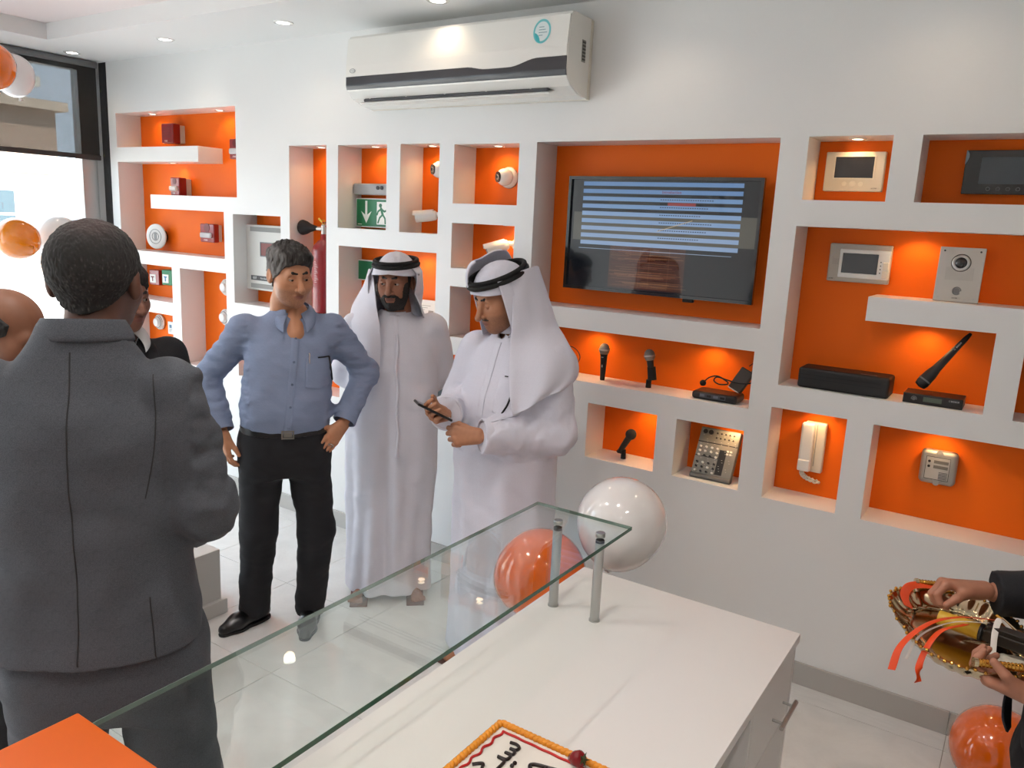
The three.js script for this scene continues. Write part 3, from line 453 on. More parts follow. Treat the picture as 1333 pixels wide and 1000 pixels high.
{
  const t = thing('bodypack_transmitter', 'black beltpack transmitter leaning on the rounded receiver with headset cable', 'transmitter', [-1.03, 1.19, -0.088]);
  const b = part('case', rb(0.062, 0.105, 0.024, 0.006, 0, 0.05, 0), std('#2a231d', 0.45), t); b.rotation.set(-0.35, 0, -0.42);
  part('belt_clip', rb(0.05, 0.004, 0.02, 0.001, 0, -0.002, 0.014), M.steel, b); part('plug', cyl(0.005, 0.006, 0.03, 0.018, 0.118, 0, 'y', 12), M.black, b);
  part('headset_cable', [tube([[0.062, 0.1, -0.04], [0.085, 0.13, -0.05], [0.1, 0.135, -0.06], [0.07, 0.13, -0.05], [0.04, 0.105, -0.04]], 0.002, 40), tube([[0.1, 0.11, -0.06], [0.085, 0.05, -0.03], [0.03, 0.035, 0.02], [-0.03, 0.045, 0.03], [-0.075, 0.05, 0.03], [-0.085, 0.035, 0.03], [-0.06, 0.022, 0.035], [-0.02, 0.03, 0.03], [-0.07, 0.055, 0.03], [-0.105, 0.045, 0.03], [-0.13, 0.02, 0.03]], 0.003, 90)], M.blackMatt, t);
  part('capsule', [ball(0.014, -0.132, 0.016, 0.03)], M.rubber, t);
}
{
  const t = thing('clip_microphone', 'small black microphone in a forked clip stand', 'microphone', [-1.53, 0.777, -0.095]);
  part('clip_foot', [cyl(0.012, 0.011, 0.03, 0.0, 0.015, 0), rb(0.018, 0.02, 0.016, 0.003, 0.0, 0.035, 0), rb(0.05, 0.016, 0.014, 0.004, 0, 0, 0).rotateZ(0.9).translate(-0.016, 0.045, 0)], M.rubber, t);
  const m = part('handle', [cyl(0.0125, 0.016, 0.09, 0, 0.045, 0)], M.black, t); m.position.set(-0.022, 0.028, 0); m.rotation.z = -0.5; part('ball_grille', ball(0.026, 0, 0.11, 0), M.rubber, m);
}
{ // mixer
  const t = thing('mixing_console', 'compact grey audio mixing console tilted back with knob rows', 'mixer', [-1.088, 0.781, -0.045]); t.rotation.x = -0.46;
  const W = 0.182, h = 0.235;
  part('chassis', [rb(W, h, 0.03, 0.004, 0, h / 2, -0.016), cyl(0.011, 0.011, W, 0, 0.011, -0.004, 'x', 16)], std('#6f6f6d', 0.45, { metalness: 0.4 }), t);
  part('panel', face(W - 0.004, h - 0.03, 0, h / 2 + 0.008, 0.0002), printed(256, 288, (g, w, hh) => { g.fillStyle = '#86857f'; g.fillRect(0, 0, w, hh); g.fillStyle = '#1f1f21'; g.fillRect(0, 84, w, 6); g.fillRect(0, 176, w * 0.68, 5); g.fillRect(150, 120, 46, 160); g.fillStyle = '#d5d2ca'; for (let k = 0; k < 60; k++) g.fillRect(12 + (k * 37) % 230, 12 + (k * 53) % 262, 8, 2); }, 0.5, { metalness: 0.2 }), t);
  const kn = cyl(0.0052, 0.0045, 0.01, 0, 0, 0.005, 'z', 12);
  for (const x of [-0.068, -0.042]) part('input_socket', [cyl(0.0105, 0.0105, 0.003, x, 0.214, 0.0015, 'z', 20)], M.black, t);
  for (let r = 0; r < 6; r++) for (let c = 0; c < 4; c++) { const k = part('knob', kn, (r + c) % 3 === 0 || r > 3 ? M.white : M.black, t); k.position.set(-0.072 + c * 0.026, 0.032 + r * 0.02 + (r > 2 ? 0.012 : 0), 0); }
  for (let k = 0; k < 10; k++) part('jack', [cyl(0.004, 0.004, 0.003, -0.012 + (k % 5) * 0.019, 0.192 + Math.floor(k / 5) * 0.022, 0.0015, 'z', 10)], M.black, t);
  part('button_block', [0, 1, 2, 3].map((k) => rb(0.01, 0.008, 0.004, 0.001, 0.052 + (k % 2) * 0.014, 0.128 + (k >> 1) * 0.013, 0.002)), M.white, t);
}
{
  const t = thing('amplifier_box', 'long low black amplifier box on the receiver shelf', 'amplifier', [-0.59, 1.257, -0.085]);
  part('case', rb(0.34, 0.082, 0.125, 0.012, 0, 0.041, 0, 3), std('#141415', 0.5), t); part('front_groove', [box(0.3, 0.003, 0.003, -0.01, 0.04, 0.0625), box(0.3, 0.003, 0.003, -0.01, 0.055, 0.0625)], M.rubber, t); part('brand_plate', face(0.06, 0.009).rotateX(-Math.PI / 2).translate(0.09, 0.0826, 0.04), M.grey, t);
}
{
  const t = thing('wireless_receiver', 'slim black receiver with green display under the slanted microphone', 'receiver', [-0.27, 1.257, -0.085]);
  part('case', rb(0.2, 0.038, 0.115, 0.003, 0, 0.019, 0), M.black, t);
  part('display', face(0.062, 0.018, 0.0, 0.021, 0.0582), std('#5c6a5e', 0.25), t, 'grey green display');
  part('dial', [new THREE.TorusGeometry(0.009, 0.0014, 6, 20, 4).rotateZ(-0.4).translate(-0.062, 0.019, 0.058), cyl(0.006, 0.006, 0.006, -0.062, 0.019, 0.06, 'z', 16)], M.midGrey, t);
  part('brand_print', face(0.04, 0.012, 0.072, 0.027, 0.0582), printed(96, 28, (g) => { g.fillStyle = '#141416'; g.fillRect(0, 0, 96, 28); g.fillStyle = '#d0d0d0'; g.font = 'bold 20px sans-serif'; g.fillText('BOSCH', 20, 21); g.strokeStyle = '#d0d0d0'; g.lineWidth = 2; g.beginPath(); g.arc(10, 14, 6, 0, 7); g.stroke(); }), t);
}
{
  const t = thing('handheld_microphone', 'long black handheld microphone leaning across the slim receiver', 'microphone', [-0.325, 1.318, -0.06]); t.rotation.set(-0.28, 0, -0.56);
  part('body', lathe([[0.0005, 0.262], [0.006, 0.26], [0.009, 0.24], [0.0135, 0.14], [0.0165, 0.09], [0.022, 0.06], [0.0235, 0.02], [0.02, 0.004], [0.0005, 0]], 28), M.black, t);
  part('head_band', lathe([[0.0236, 0.028], [0.0242, 0.03], [0.0238, 0.034]], 28), M.midGrey, t);
  part('brand_print', face(0.05, 0.009).rotateZ(Math.PI / 2).translate(0, 0.2, 0.0122), printed(128, 24, (g) => { g.fillStyle = '#141416'; g.fillRect(0, 0, 128, 24); g.fillStyle = '#d8d8d8'; g.font = 'bold 20px sans-serif'; g.fillText('BOSCH', 36, 19); g.strokeStyle = '#d8d8d8'; g.lineWidth = 2; g.beginPath(); g.arc(16, 12, 7, 0, 7); g.stroke(); }), t);
}
{
  const t = thing('door_phone_handset', 'white door phone handset with coiled cord in square niche', 'handset', [-0.705, 0.985, BK]);
  part('cradle', rb(0.085, 0.215, 0.03, 0.006, 0.012, 0, 0.015), M.ivory, t); part('receiver', [rb(0.052, 0.21, 0.03, 0.01, -0.012, 0.002, 0.048, 3), rb(0.05, 0.05, 0.012, 0.006, -0.012, -0.075, 0.062)], M.white, t); part('groove', [box(0.003, 0.18, 0.004, 0.02, 0.01, 0.031)], M.grey, t);
  const c = []; for (let k = 0; k <= 70; k++) { const u = k / 70, a = k * 1.3; c.push([-0.02 + 0.075 * u * u + 0.006 * Math.cos(a), -0.108 - 0.055 * u + 0.02 * u * u + 0.006 * Math.sin(a), 0.04 + 0.01 * Math.sin(a * 0.5)]); }
  part('coiled_cord', tube(c, 0.0032, 220, 6), M.ivory, t);
}
{
  const t = thing('door_station', 'silver square door station with two name strips', 'door station', [-0.225, 0.997, BK]);
  part('housing', rb(0.128, 0.136, 0.04, 0.018, 0, 0, 0.02, 4), std('#a9a8a4', 0.4, { metalness: 0.5 }), t); part('face_plate', rb(0.084, 0.09, 0.003, 0.001, -0.002, -0.002, 0.0405), std('#bcbab5', 0.45, { metalness: 0.3 }), t);
  part('frame_line', frameOf(0.084, 0.09, 0.0015, 0.001, -0.002, -0.002, 0.0418), M.black, t);
  for (const y of [0.024, 0.004]) { part('name_strip', box(0.05, 0.012, 0.002, 0.009, y, 0.0425), std('#6e6d68', 0.5), t); part('call_button', cyl(0.005, 0.005, 0.004, -0.032, y, 0.043, 'z', 14), M.black, t); }
  part('speaker_slots', [0, 1, 2, 3, 4].map((k) => box(0.03, 0.0016, 0.002, 0.02, -0.016 - k * 0.006, 0.0425)), M.black, t);
  part('lock_tab', [cyl(0.012, 0.012, 0.002, 0, 0.058, 0.0405, 'z', 18), cyl(0.012, 0.012, 0.002, 0, -0.058, 0.0405, 'z', 18)], M.grey, t);
}
const brandMark = (bg, fg) => printed(96, 20, (g) => { g.fillStyle = bg; g.fillRect(0, 0, 96, 20); g.fillStyle = fg; g.font = 'bold 17px sans-serif'; g.fillText('aLCOM', 8, 16); }, 0.4);
{
  const t = thing('video_intercom', 'cream video intercom with three round keys under a spot light', 'intercom', [-0.672, 2.11, BK]);
  part('case', rb(0.218, 0.15, 0.03, 0.004, 0, 0, 0.02), phy('#d3ccbf', 0.3), t); part('mount', rb(0.18, 0.12, 0.01, 0.002, 0, 0, 0.005), M.midGrey, t);
  part('screen_frame', frameOf(0.15, 0.088, 0.004, 0.003, 0, 0.016, 0.0345), M.ivory, t); part('screen', box(0.143, 0.081, 0.002, 0, 0.016, 0.035), phy('#1b1611', 0.12, { clearcoat: 1 }), t, 'dark glossy screen');
  for (const [x, r] of [[-0.03, 0.008], [0, 0.011], [0.03, 0.008]]) part('key', [new THREE.TorusGeometry(r, 0.001, 6, 20).translate(x, -0.047, 0.035), cyl(r * 0.85, r * 0.85, 0.002, x, -0.047, 0.035, 'z', 18)], M.ivory, t);
  part('brand_print', face(0.034, 0.007, 0.084, -0.063, 0.0353), brandMark('#cbc4b7', '#77736a'), t);
}
{
  const t = thing('video_intercom', 'black glass video intercom with grey screen cut by the picture edge niche', 'intercom', [-0.16, 2.11, BK]); t.userData.label = 'black glass video intercom with large grey screen';
  part('case', rb(0.268, 0.155, 0.022, 0.003, 0, 0, 0.022), M.blackGloss, t); part('mount', rb(0.22, 0.12, 0.012, 0.002, 0, 0, 0.006), M.midGrey, t);
  part('screen', box(0.166, 0.094, 0.0015, 0.0, 0.006, 0.0332), phy('#39434a', 0.15, { clearcoat: 1 }), t, 'blue grey screen');
  part('film_corner', extrude(poly([[-0.134, 0.077], [-0.131, 0.077], [-0.124, 0.065], [-0.123, 0.054], [-0.127, 0.04], [-0.134, 0.026]]), 0.001).translate(0, 0, 0.0333), std('#8fa0ab', 0.2), t, 'peeling pale film');
  for (let k = 0; k < 4; k++) part('touch_key', [new THREE.TorusGeometry(0.006, 0.0007, 6, 18).translate(-0.05 + k * 0.031, -0.058, 0.0333)], M.midGrey, t);
  part('brand_print', face(0.03, 0.007, 0.1, -0.064, 0.0333), brandMark('#0b0c0e', '#b9b9b6'), t);
}
{
  const t = thing('video_intercom', 'white video intercom in wrinkled film with side keys', 'intercom', [-0.61, 1.758, BK]);
  part('case', rb(0.23, 0.15, 0.03, 0.006, 0, 0, 0.017, 3), std('#bdb6ab', 0.35), t); part('front_panel', rb(0.188, 0.112, 0.012, 0.004, 0.021, -0.002, 0.035), M.white, t); part('screen', box(0.132, 0.078, 0.002, 0.005, 0.0, 0.0415), phy('#1b1f25', 0.12, { clearcoat: 1 }), t, 'dark screen');
  part('side_keys', [0, 1].map((k) => rb(0.02, 0.03, 0.006, 0.002, 0.1, -0.005 - k * 0.032, 0.0415)), M.ivory, t); for (let k = 0; k < 4; k++) part('indicator', [cyl(0.0022, 0.0022, 0.003, 0.082, 0.01 - k * 0.014, 0.042, 'z', 10)], M.black, t);
  part('speaker_dots', Array.from({ length: 21 }, (_, k) => cyl(0.0012, 0.0012, 0.001, -0.098 + (k % 5) * 0.005, -0.005 + Math.floor(k / 5) * 0.006, 0.0325, 'z', 6)), M.midGrey, t);
  part('brand_print', face(0.028, 0.007, -0.095, -0.064, 0.0325), brandMark('#b5aea3', '#37342f'), t);
  part('film', [[-0.1, 0.05, 0.5], [-0.085, 0.06, -0.4], [-0.1, 0.03, 0.9], [-0.07, 0.055, 1.2]].map(([x, y, a]) => rb(0.03, 0.003, 0.002, 0.001, 0, 0, 0).rotateZ(a).translate(x, y, 0.033)), phy('#f4f2ee', 0.08, { transmission: 0.4, thickness: 0 }), t);
}
{
  const t = thing('steel_door_station', 'brushed steel door station plate with round camera eye', 'door station', [-0.252, 1.643, -0.085]); t.rotation.x = -0.1;
  const brushed = data(64, 256, (i, j) => { const v = 120 + 40 * N3(i * 0.03, j * 0.9, 4) + 30 * (rnd() - 0.5); return [v, v, v]; });
  part('plate', rb(0.147, 0.198, 0.012, 0.0015, 0, 0.099, 0), std('#c2bfb8', 0.36, { metalness: 0.95, bumpMap: brushed, bumpScale: 0.0002 }), t);
  part('camera_ring', lathe([[0.02, 0.003], [0.024, 0.004], [0.029, 0.003], [0.0305, 0], [0.018, 0]], 36).rotateX(Math.PI / 2).translate(0, 0.142, 0.006), M.steel, t); part('ring_line', new THREE.TorusGeometry(0.031, 0.0012, 6, 36).translate(0, 0.142, 0.006), M.black, t); part('lens', new THREE.SphereGeometry(0.02, 24, 12).scale(1, 1, 0.35).translate(0, 0.142, 0.006), M.lens, t);
  part('speaker_holes', Array.from({ length: 105 }, (_, k) => [(k % 15 - 7) * 0.0062, 0.082 + Math.floor(k / 15) * 0.0068]).filter(([x, y]) => Math.hypot(x, y - 0.142) > 0.034).map(([x, y]) => cyl(0.0012, 0.0012, 0.0008, x, y, 0.0062, 'z', 6)), M.black, t);
  part('call_button', [new THREE.TorusGeometry(0.0135, 0.0018, 8, 26, 5.6).translate(0, 0.04, 0.0062), cyl(0.011, 0.011, 0.002, 0, 0.04, 0.006, 'z', 22)], M.midGrey, t);
  for (const [x, y] of [[-0.058, 0.184], [0.058, 0.184], [-0.058, 0.014], [0.058, 0.014]]) part('screw', [cyl(0.0034, 0.0034, 0.002, x, y, 0.0062, 'z', 12)], y > 0.1 ? M.black : M.steel, t);
  part('brand_print', face(0.03, 0.006, 0, 0.014, 0.0063), brandMark('#b5b2ab', '#2b2a28'), t);
}
// ---------------------------------------------------------------- people: distance fields meshed with surface nets
const smin = (a, b, k) => { const h = Math.max(k - Math.abs(a - b), 0) / k; return Math.min(a, b) - h * h * k * 0.25; };
const smax = (a, b, k) => -smin(-a, -b, k);
const clamp = (v, a, b) => v < a ? a : v > b ? b : v, mix = (a, b, t) => a + (b - a) * t, step = (a, b, x) => { const t = clamp((x - a) / (b - a), 0, 1); return t * t * (3 - 2 * t); };
const sph = (c, r) => (x, y, z) => Math.hypot(x - c[0], y - c[1], z - c[2]) - r;
const ell = (c, r) => (x, y, z) => { const a = (x - c[0]) / r[0], b = (y - c[1]) / r[1], d = (z - c[2]) / r[2], k0 = Math.hypot(a, b, d), k1 = Math.hypot(a / r[0], b / r[1], d / r[2]); return k1 < 1e-9 ? -Math.min(...r) : k0 * (k0 - 1) / k1; };
const cone = (a, b, ra, rb) => { const bx = b[0] - a[0], by = b[1] - a[1], bz = b[2] - a[2], l = bx * bx + by * by + bz * bz || 1e-9; return (x, y, z) => { const px = x - a[0], py = y - a[1], pz = z - a[2], t = clamp((px * bx + py * by + pz * bz) / l, 0, 1); return Math.hypot(px - bx * t, py - by * t, pz - bz * t) - mix(ra, rb, t); }; };
const join = (k, ...fs) => (x, y, z) => { let d = fs[0](x, y, z); for (let i = 1; i < fs.length; i++) d = smin(d, fs[i](x, y, z), k); return d; };
const chain = (pts, k = 0.01) => join(k, ...pts.slice(1).map((p, i) => cone(pts[i].slice(0, 3), p.slice(0, 3), pts[i][3], p[3])));
// stack of ellipses along y: [y, cx, cz, rx, rz]; capped flat at both ends
function loft(keys, pw = 2.2) {
  const n = keys.length, lo = keys[0][0], hi = keys[n - 1][0];
  return (x, y, z) => {
    const yy = clamp(y, lo, hi); let i = 0; while (i < n - 2 && yy > keys[i + 1][0]) i++;
    const p1 = keys[i], p2 = keys[i + 1], p0 = keys[Math.max(0, i - 1)], p3 = keys[Math.min(n - 1, i + 2)], h = p2[0] - p1[0], t = (yy - p1[0]) / h, v = [0, 0, 0, 0];
    for (let c = 1; c < 5; c++) { const m1 = i > 0 ? (p2[c] - p0[c]) / (p2[0] - p0[0]) * h : p2[c] - p1[c], m2 = i < n - 2 ? (p3[c] - p1[c]) / (p3[0] - p1[0]) * h : p2[c] - p1[c], t2 = t * t, t3 = t2 * t; v[c - 1] = (2 * t3 - 3 * t2 + 1) * p1[c] + (t3 - 2 * t2 + t) * m1 + (-2 * t3 + 3 * t2) * p2[c] + (t3 - t2) * m2; }
    const a = Math.abs(x - v[0]) / v[2], b = Math.abs(z - v[1]) / v[3], q = Math.pow(Math.pow(a, pw) + Math.pow(b, pw), 1 / pw), rr_ = Math.hypot(x - v[0], z - v[1]);
    const d = q > 1e-4 ? rr_ * (1 - 1 / q) * (0.55 + 0.45 * Math.min(v[2], v[3]) / Math.max(v[2], v[3])) : -Math.min(v[2], v[3]);
    return y > hi ? Math.max(d, y - hi) : y < lo ? Math.max(d, lo - y) : d;
  };
}
function nets(f, lo, hi, c) {
  const nx = Math.ceil((hi[0] - lo[0]) / c) + 1, ny = Math.ceil((hi[1] - lo[1]) / c) + 1, nz = Math.ceil((hi[2] - lo[2]) / c) + 1, G = new Float32Array(nx * ny * nz), at = (i, j, k) => (k * ny + j) * nx + i, B = 6;
  for (let k = 0; k < nz; k += B) for (let j = 0; j < ny; j += B) for (let i = 0; i < nx; i += B) {
    const d = f(lo[0] + (i + B / 2) * c, lo[1] + (j + B / 2) * c, lo[2] + (k + B / 2) * c), far = Math.abs(d) > c * B * 1.2;
    for (let q = k; q < Math.min(k + B, nz); q++) for (let r = j; r < Math.min(j + B, ny); r++) for (let s = i; s < Math.min(i + B, nx); s++) G[at(s, r, q)] = far ? d : f(lo[0] + s * c, lo[1] + r * c, lo[2] + q * c);
  }
  const id = new Int32Array(nx * ny * nz).fill(-1), P = [], I = [];
  for (let k = 0; k < nz - 1; k++) for (let j = 0; j < ny - 1; j++) for (let i = 0; i < nx - 1; i++) {
    let m = 0, n = 0, sx = 0, sy = 0, sz = 0; const v = [];
    for (let q = 0; q < 8; q++) { const g = G[at(i + (q & 1), j + (q >> 1 & 1), k + (q >> 2))]; v.push(g); if (g < 0) m |= 1 << q; }
    if (!m || m === 255) continue;
    for (let a = 0; a < 8; a++) for (let e = 1; e < 8; e <<= 1) { const b = a | e; if (b === a || (m >> a & 1) === (m >> b & 1)) continue; const t = v[a] / (v[a] - v[b]); sx += (a & 1) + (e === 1 ? t : 0); sy += (a >> 1 & 1) + (e === 2 ? t : 0); sz += (a >> 2) + (e === 4 ? t : 0); n++; }
    id[at(i, j, k)] = P.length / 3; P.push(lo[0] + (i + sx / n) * c, lo[1] + (j + sy / n) * c, lo[2] + (k + sz / n) * c);
  }
  const quad = (a, b, d, e, flip) => { if (a < 0 || b < 0 || d < 0 || e < 0) return; flip ? I.push(a, d, b, a, e, d) : I.push(a, b, d, a, d, e); };
  for (let k = 1; k < nz - 1; k++) for (let j = 1; j < ny - 1; j++) for (let i = 1; i < nx - 1; i++) {
    const s = G[at(i, j, k)] < 0;
    if (s !== G[at(i + 1, j, k)] < 0) quad(id[at(i, j - 1, k - 1)], id[at(i, j, k - 1)], id[at(i, j, k)], id[at(i, j - 1, k)], !s);
    if (s !== G[at(i, j + 1, k)] < 0) quad(id[at(i - 1, j, k - 1)], id[at(i - 1, j, k)], id[at(i, j, k)], id[at(i, j, k - 1)], !s);
    if (s !== G[at(i, j, k + 1)] < 0) quad(id[at(i - 1, j - 1, k)], id[at(i, j - 1, k)], id[at(i, j, k)], id[at(i - 1, j, k)], !s);
  }
  const g = new THREE.BufferGeometry(), N = new Float32Array(P.length), h = c * 0.6;
  for (let i = 0; i < P.length; i += 3) { const [x, y, z] = [P[i], P[i + 1], P[i + 2]]; let a = f(x + h, y, z) - f(x - h, y, z), b = f(x, y + h, z) - f(x, y - h, z), d = f(x, y, z + h) - f(x, y, z - h); const l = Math.hypot(a, b, d) || 1; N[i] = a / l; N[i + 1] = b / l; N[i + 2] = d / l; }
  g.setAttribute('position', new THREE.Float32BufferAttribute(P, 3)); g.setAttribute('normal', new THREE.BufferAttribute(N, 3)); g.setIndex(I); return g;
}
// cloth uv in metres by the main direction of each triangle
function clothUV(geo) {
  const g = geo.index ? geo.toNonIndexed() : geo, p = g.attributes.position.array, u = new Float32Array(p.length / 3 * 2);
  for (let i = 0; i < p.length; i += 9) {
    const ax = p[i + 3] - p[i], ay = p[i + 4] - p[i + 1], az = p[i + 5] - p[i + 2], bx = p[i + 6] - p[i], by = p[i + 7] - p[i + 1], bz = p[i + 8] - p[i + 2], X = Math.abs(ay * bz - az * by), Y = Math.abs(az * bx - ax * bz), Z = Math.abs(ax * by - ay * bx);
    for (let q = 0; q < 3; q++) { const o = i + q * 3, w = (i / 3 + q) * 2; if (X > Y && X > Z) { u[w] = p[o + 2]; u[w + 1] = p[o + 1]; } else if (Y > Z) { u[w] = p[o]; u[w + 1] = p[o + 2]; } else { u[w] = p[o]; u[w + 1] = p[o + 1]; } }
  }
  g.setAttribute('uv', new THREE.BufferAttribute(u, 2)); return g;
}
function paint(g, fn) { const p = g.attributes.position.array, c = new Float32Array(p.length); for (let i = 0; i < p.length; i += 3) { const q = fn(p[i], p[i + 1], p[i + 2]); c[i] = q[0]; c[i + 1] = q[1]; c[i + 2] = q[2]; } g.setAttribute('color', new THREE.BufferAttribute(c, 3)); return g; }
const mergeSkin = (list) => mergeGeometries(list.map((g) => { const q = g.index ? g.toNonIndexed() : g; for (const k of Object.keys(q.attributes)) if (!['position', 'normal', 'color'].includes(k)) q.deleteAttribute(k); return q; }));
// a cloth sheet of real thickness from a surface (u, v in 0..1)
function sheet(fn, nu, nv, th) {
  const P = [], I = [], Q = []; for (let i = 0; i <= nu; i++) for (let j = 0; j <= nv; j++) Q.push(V(...fn(i / nu, j / nv)));
  const q = (i, j) => Q[clamp(i, 0, nu) * (nv + 1) + clamp(j, 0, nv)], nn = [];
  for (let i = 0; i <= nu; i++) for (let j = 0; j <= nv; j++) nn.push(q(i + 1, j).clone().sub(q(i - 1, j)).cross(q(i, j + 1).clone().sub(q(i, j - 1))).normalize());
  for (const s of [1, -1]) Q.forEach((p, k) => P.push(p.x + nn[k].x * th * s / 2, p.y + nn[k].y * th * s / 2, p.z + nn[k].z * th * s / 2));
  const o = Q.length, id = (s, i, j) => s * o + i * (nv + 1) + j, f = (a, b, c, d) => I.push(a, b, c, a, c, d);
  for (let i = 0; i < nu; i++) for (let j = 0; j < nv; j++) { f(id(0, i, j), id(0, i + 1, j), id(0, i + 1, j + 1), id(0, i, j + 1)); f(id(1, i, j), id(1, i, j + 1), id(1, i + 1, j + 1), id(1, i + 1, j)); }
  for (let i = 0; i < nu; i++) { f(id(0, i, 0), id(1, i, 0), id(1, i + 1, 0), id(0, i + 1, 0)); f(id(0, i, nv), id(0, i + 1, nv), id(1, i + 1, nv), id(1, i, nv)); }
  for (let j = 0; j < nv; j++) { f(id(0, 0, j), id(0, 0, j + 1), id(1, 0, j + 1), id(1, 0, j)); f(id(0, nu, j), id(1, nu, j), id(1, nu, j + 1), id(0, nu, j + 1)); }
  const g = new THREE.BufferGeometry(); g.setAttribute('position', new THREE.Float32BufferAttribute(P, 3)); g.setIndex(I); g.computeVertexNormals(); return clothUV(g);
}
// smooth surface through a table of rows of points
function through(rows) {
  const cr = (a, b, c, d, t) => 0.5 * (2 * b + (c - a) * t + (2 * a - 5 * b + 4 * c - d) * t * t + (3 * b - a - 3 * c + d) * t * t * t), n = rows.length, m = rows[0].length;
  return (u, v) => { const U = u * (n - 1), i = Math.min(n - 2, Math.floor(U)), W = v * (m - 1), j = Math.min(m - 2, Math.floor(W)), R = (r, k) => { const q = rows[clamp(r, 0, n - 1)]; return cr(q[clamp(j - 1, 0, m - 1)][k], q[j][k], q[j + 1][k], q[clamp(j + 2, 0, m - 1)][k], W - j); }; return [0, 1, 2].map((k) => cr(R(i - 1, k), R(i, k), R(i + 1, k), R(i + 2, k), U - i)); };
}
// first hit of a field along a direction
function hit(f, o, d, far = 0.6) { let t = 0; for (let i = 0; i < 160; i++) { const e = f(o[0] + d[0] * t, o[1] + d[1] * t, o[2] + d[2] * t); if (e < 0.0006) break; t += Math.max(e * 0.5, 0.0006); if (t > far) break; } return [o[0] + d[0] * t, o[1] + d[1] * t, o[2] + d[2] * t]; }
const front = (f, x, y, off = 0) => { const p = hit(f, [x, y, 0.45], [0, 0, -1], 0.7); p[2] += off; return p; }, back = (f, x, y, off = 0) => { const p = hit(f, [x, y, -0.45], [0, 0, 1], 0.7); p[2] -= off; return p; };
const strip = (f, x0, y0, x1, y1, w, th, side = front, n = 24) => sheet((u, v) => side(f, mix(x0, x1, u) + (v - 0.5) * w, mix(y0, y1, u), th * 0.35), n, 3, th);
const folds = (s, a, fx, fy) => (x, y, z) => a * (N3(x * fx + s, y * fy, z * fx + s * 1.7) + 0.5 * N3(x * fx * 2.3 + s, y * fy * 2.6, z * fx * 2.3));
const withFolds = (f, g) => (x, y, z) => f(x, y, z) + g(x, y, z);
const weave = (a, b, n = 64) => data(n, n, (i, j) => { const t = ((i >> 1) + (j >> 1)) % 2 ? 1 : 0, r = (rnd() - 0.5) * 26, s = periodic(i, j, n, 4, 5) * 10; return [0, 1, 2].map((k) => clamp(mix(a[k], b[k], t) + r + s, 0, 255)); }, true);
function cloth(color, weaveMap, rep = 30, more = {}) { const m = std(color, 0.86, more); if (weaveMap) { m.map = weaveMap.clone(); m.map.repeat.set(rep, rep); m.map.needsUpdate = true; } return m; }

function headField(o) {
  const w = o.wide ?? 1, j = o.jaw ?? 1;
  const skull = join(0.03, ell([0, 0.035, -0.015], [0.077 * w, 0.086, 0.098]), ell([0, -0.03, 0.028], [0.065 * w, 0.085, 0.066]), ell([0, -0.073, 0.034], [0.05 * w * j, 0.042 * j, 0.052]), sph([0, -0.098, 0.064], 0.021 * j), sph([0.044 * w, -0.024, 0.055], 0.027), sph([-0.044 * w, -0.024, 0.055], 0.027));
  const bridge = chain([[0, 0.012, 0.09, 0.0085], [0, -0.02, 0.108, 0.0105], [0, -0.037, 0.114 + (o.nose ?? 0), 0.0135]], 0.006), wings = join(0.006, sph([0.0125, -0.039, 0.101], 0.0095), sph([-0.0125, -0.039, 0.101], 0.0095));
  const brow = cone([-0.034, 0.02, 0.077], [0.034, 0.02, 0.077], 0.0135, 0.0135), lipU = ell([0, -0.064, 0.09], [0.023, 0.0058, 0.0105]), lipL = ell([0, -0.0735, 0.088], [0.02, 0.0068, 0.0105]);
  const neck = chain([[0, -0.05, -0.025, 0.052], [0, -0.13, -0.035, 0.056], [0, -0.22, -0.045, 0.062]], 0.02), lids = [1, -1].map((s) => { const e = sph([0.031 * s, 0.0025, 0.0775], 0.0138); return (x, y, z) => { const d = e(x, y, z); return Math.min(Math.max(d, (o.lid ?? 0.0045) + 0.0025 - y), Math.max(d, y + 0.004)); }; });
  const ears = [1, -1].map((s) => { const a = ell([0.079 * w * s, -0.004, -0.012], [0.0135, 0.033, 0.02]), b = ell([0.092 * w * s, 0.0, -0.004], [0.008, 0.019, 0.011]); return (x, y, z) => smax(a(x, y, z), -b(x, y, z), 0.006); });
  const bare = (x, y, z) => { let d = smin(skull(x, y, z), brow(x, y, z), 0.02); for (const s of [1, -1]) d = smax(d, -(Math.hypot(x - 0.032 * s, (y - 0.003) * 1.15, z - 0.1) - 0.0185), 0.014); d = smin(d, bridge(x, y, z), 0.012); d = smin(d, wings(x, y, z), 0.006); d = smin(d, lipU(x, y, z), 0.006); d = smin(d, lipL(x, y, z), 0.006); for (const l of lids) d = smin(d, l(x, y, z), 0.003); d = smax(d, -(Math.hypot((y + 0.0685) * 1.0, z - 0.103) - 0.0048 + (Math.abs(x) > 0.022 ? (Math.abs(x) - 0.022) : 0)), 0.003); return smin(d, neck(x, y, z), 0.02); };
  return { bare, full: (x, y, z) => { let d = bare(x, y, z); for (const e of ears) d = smin(d, e(x, y, z), 0.006); return d; } };
}
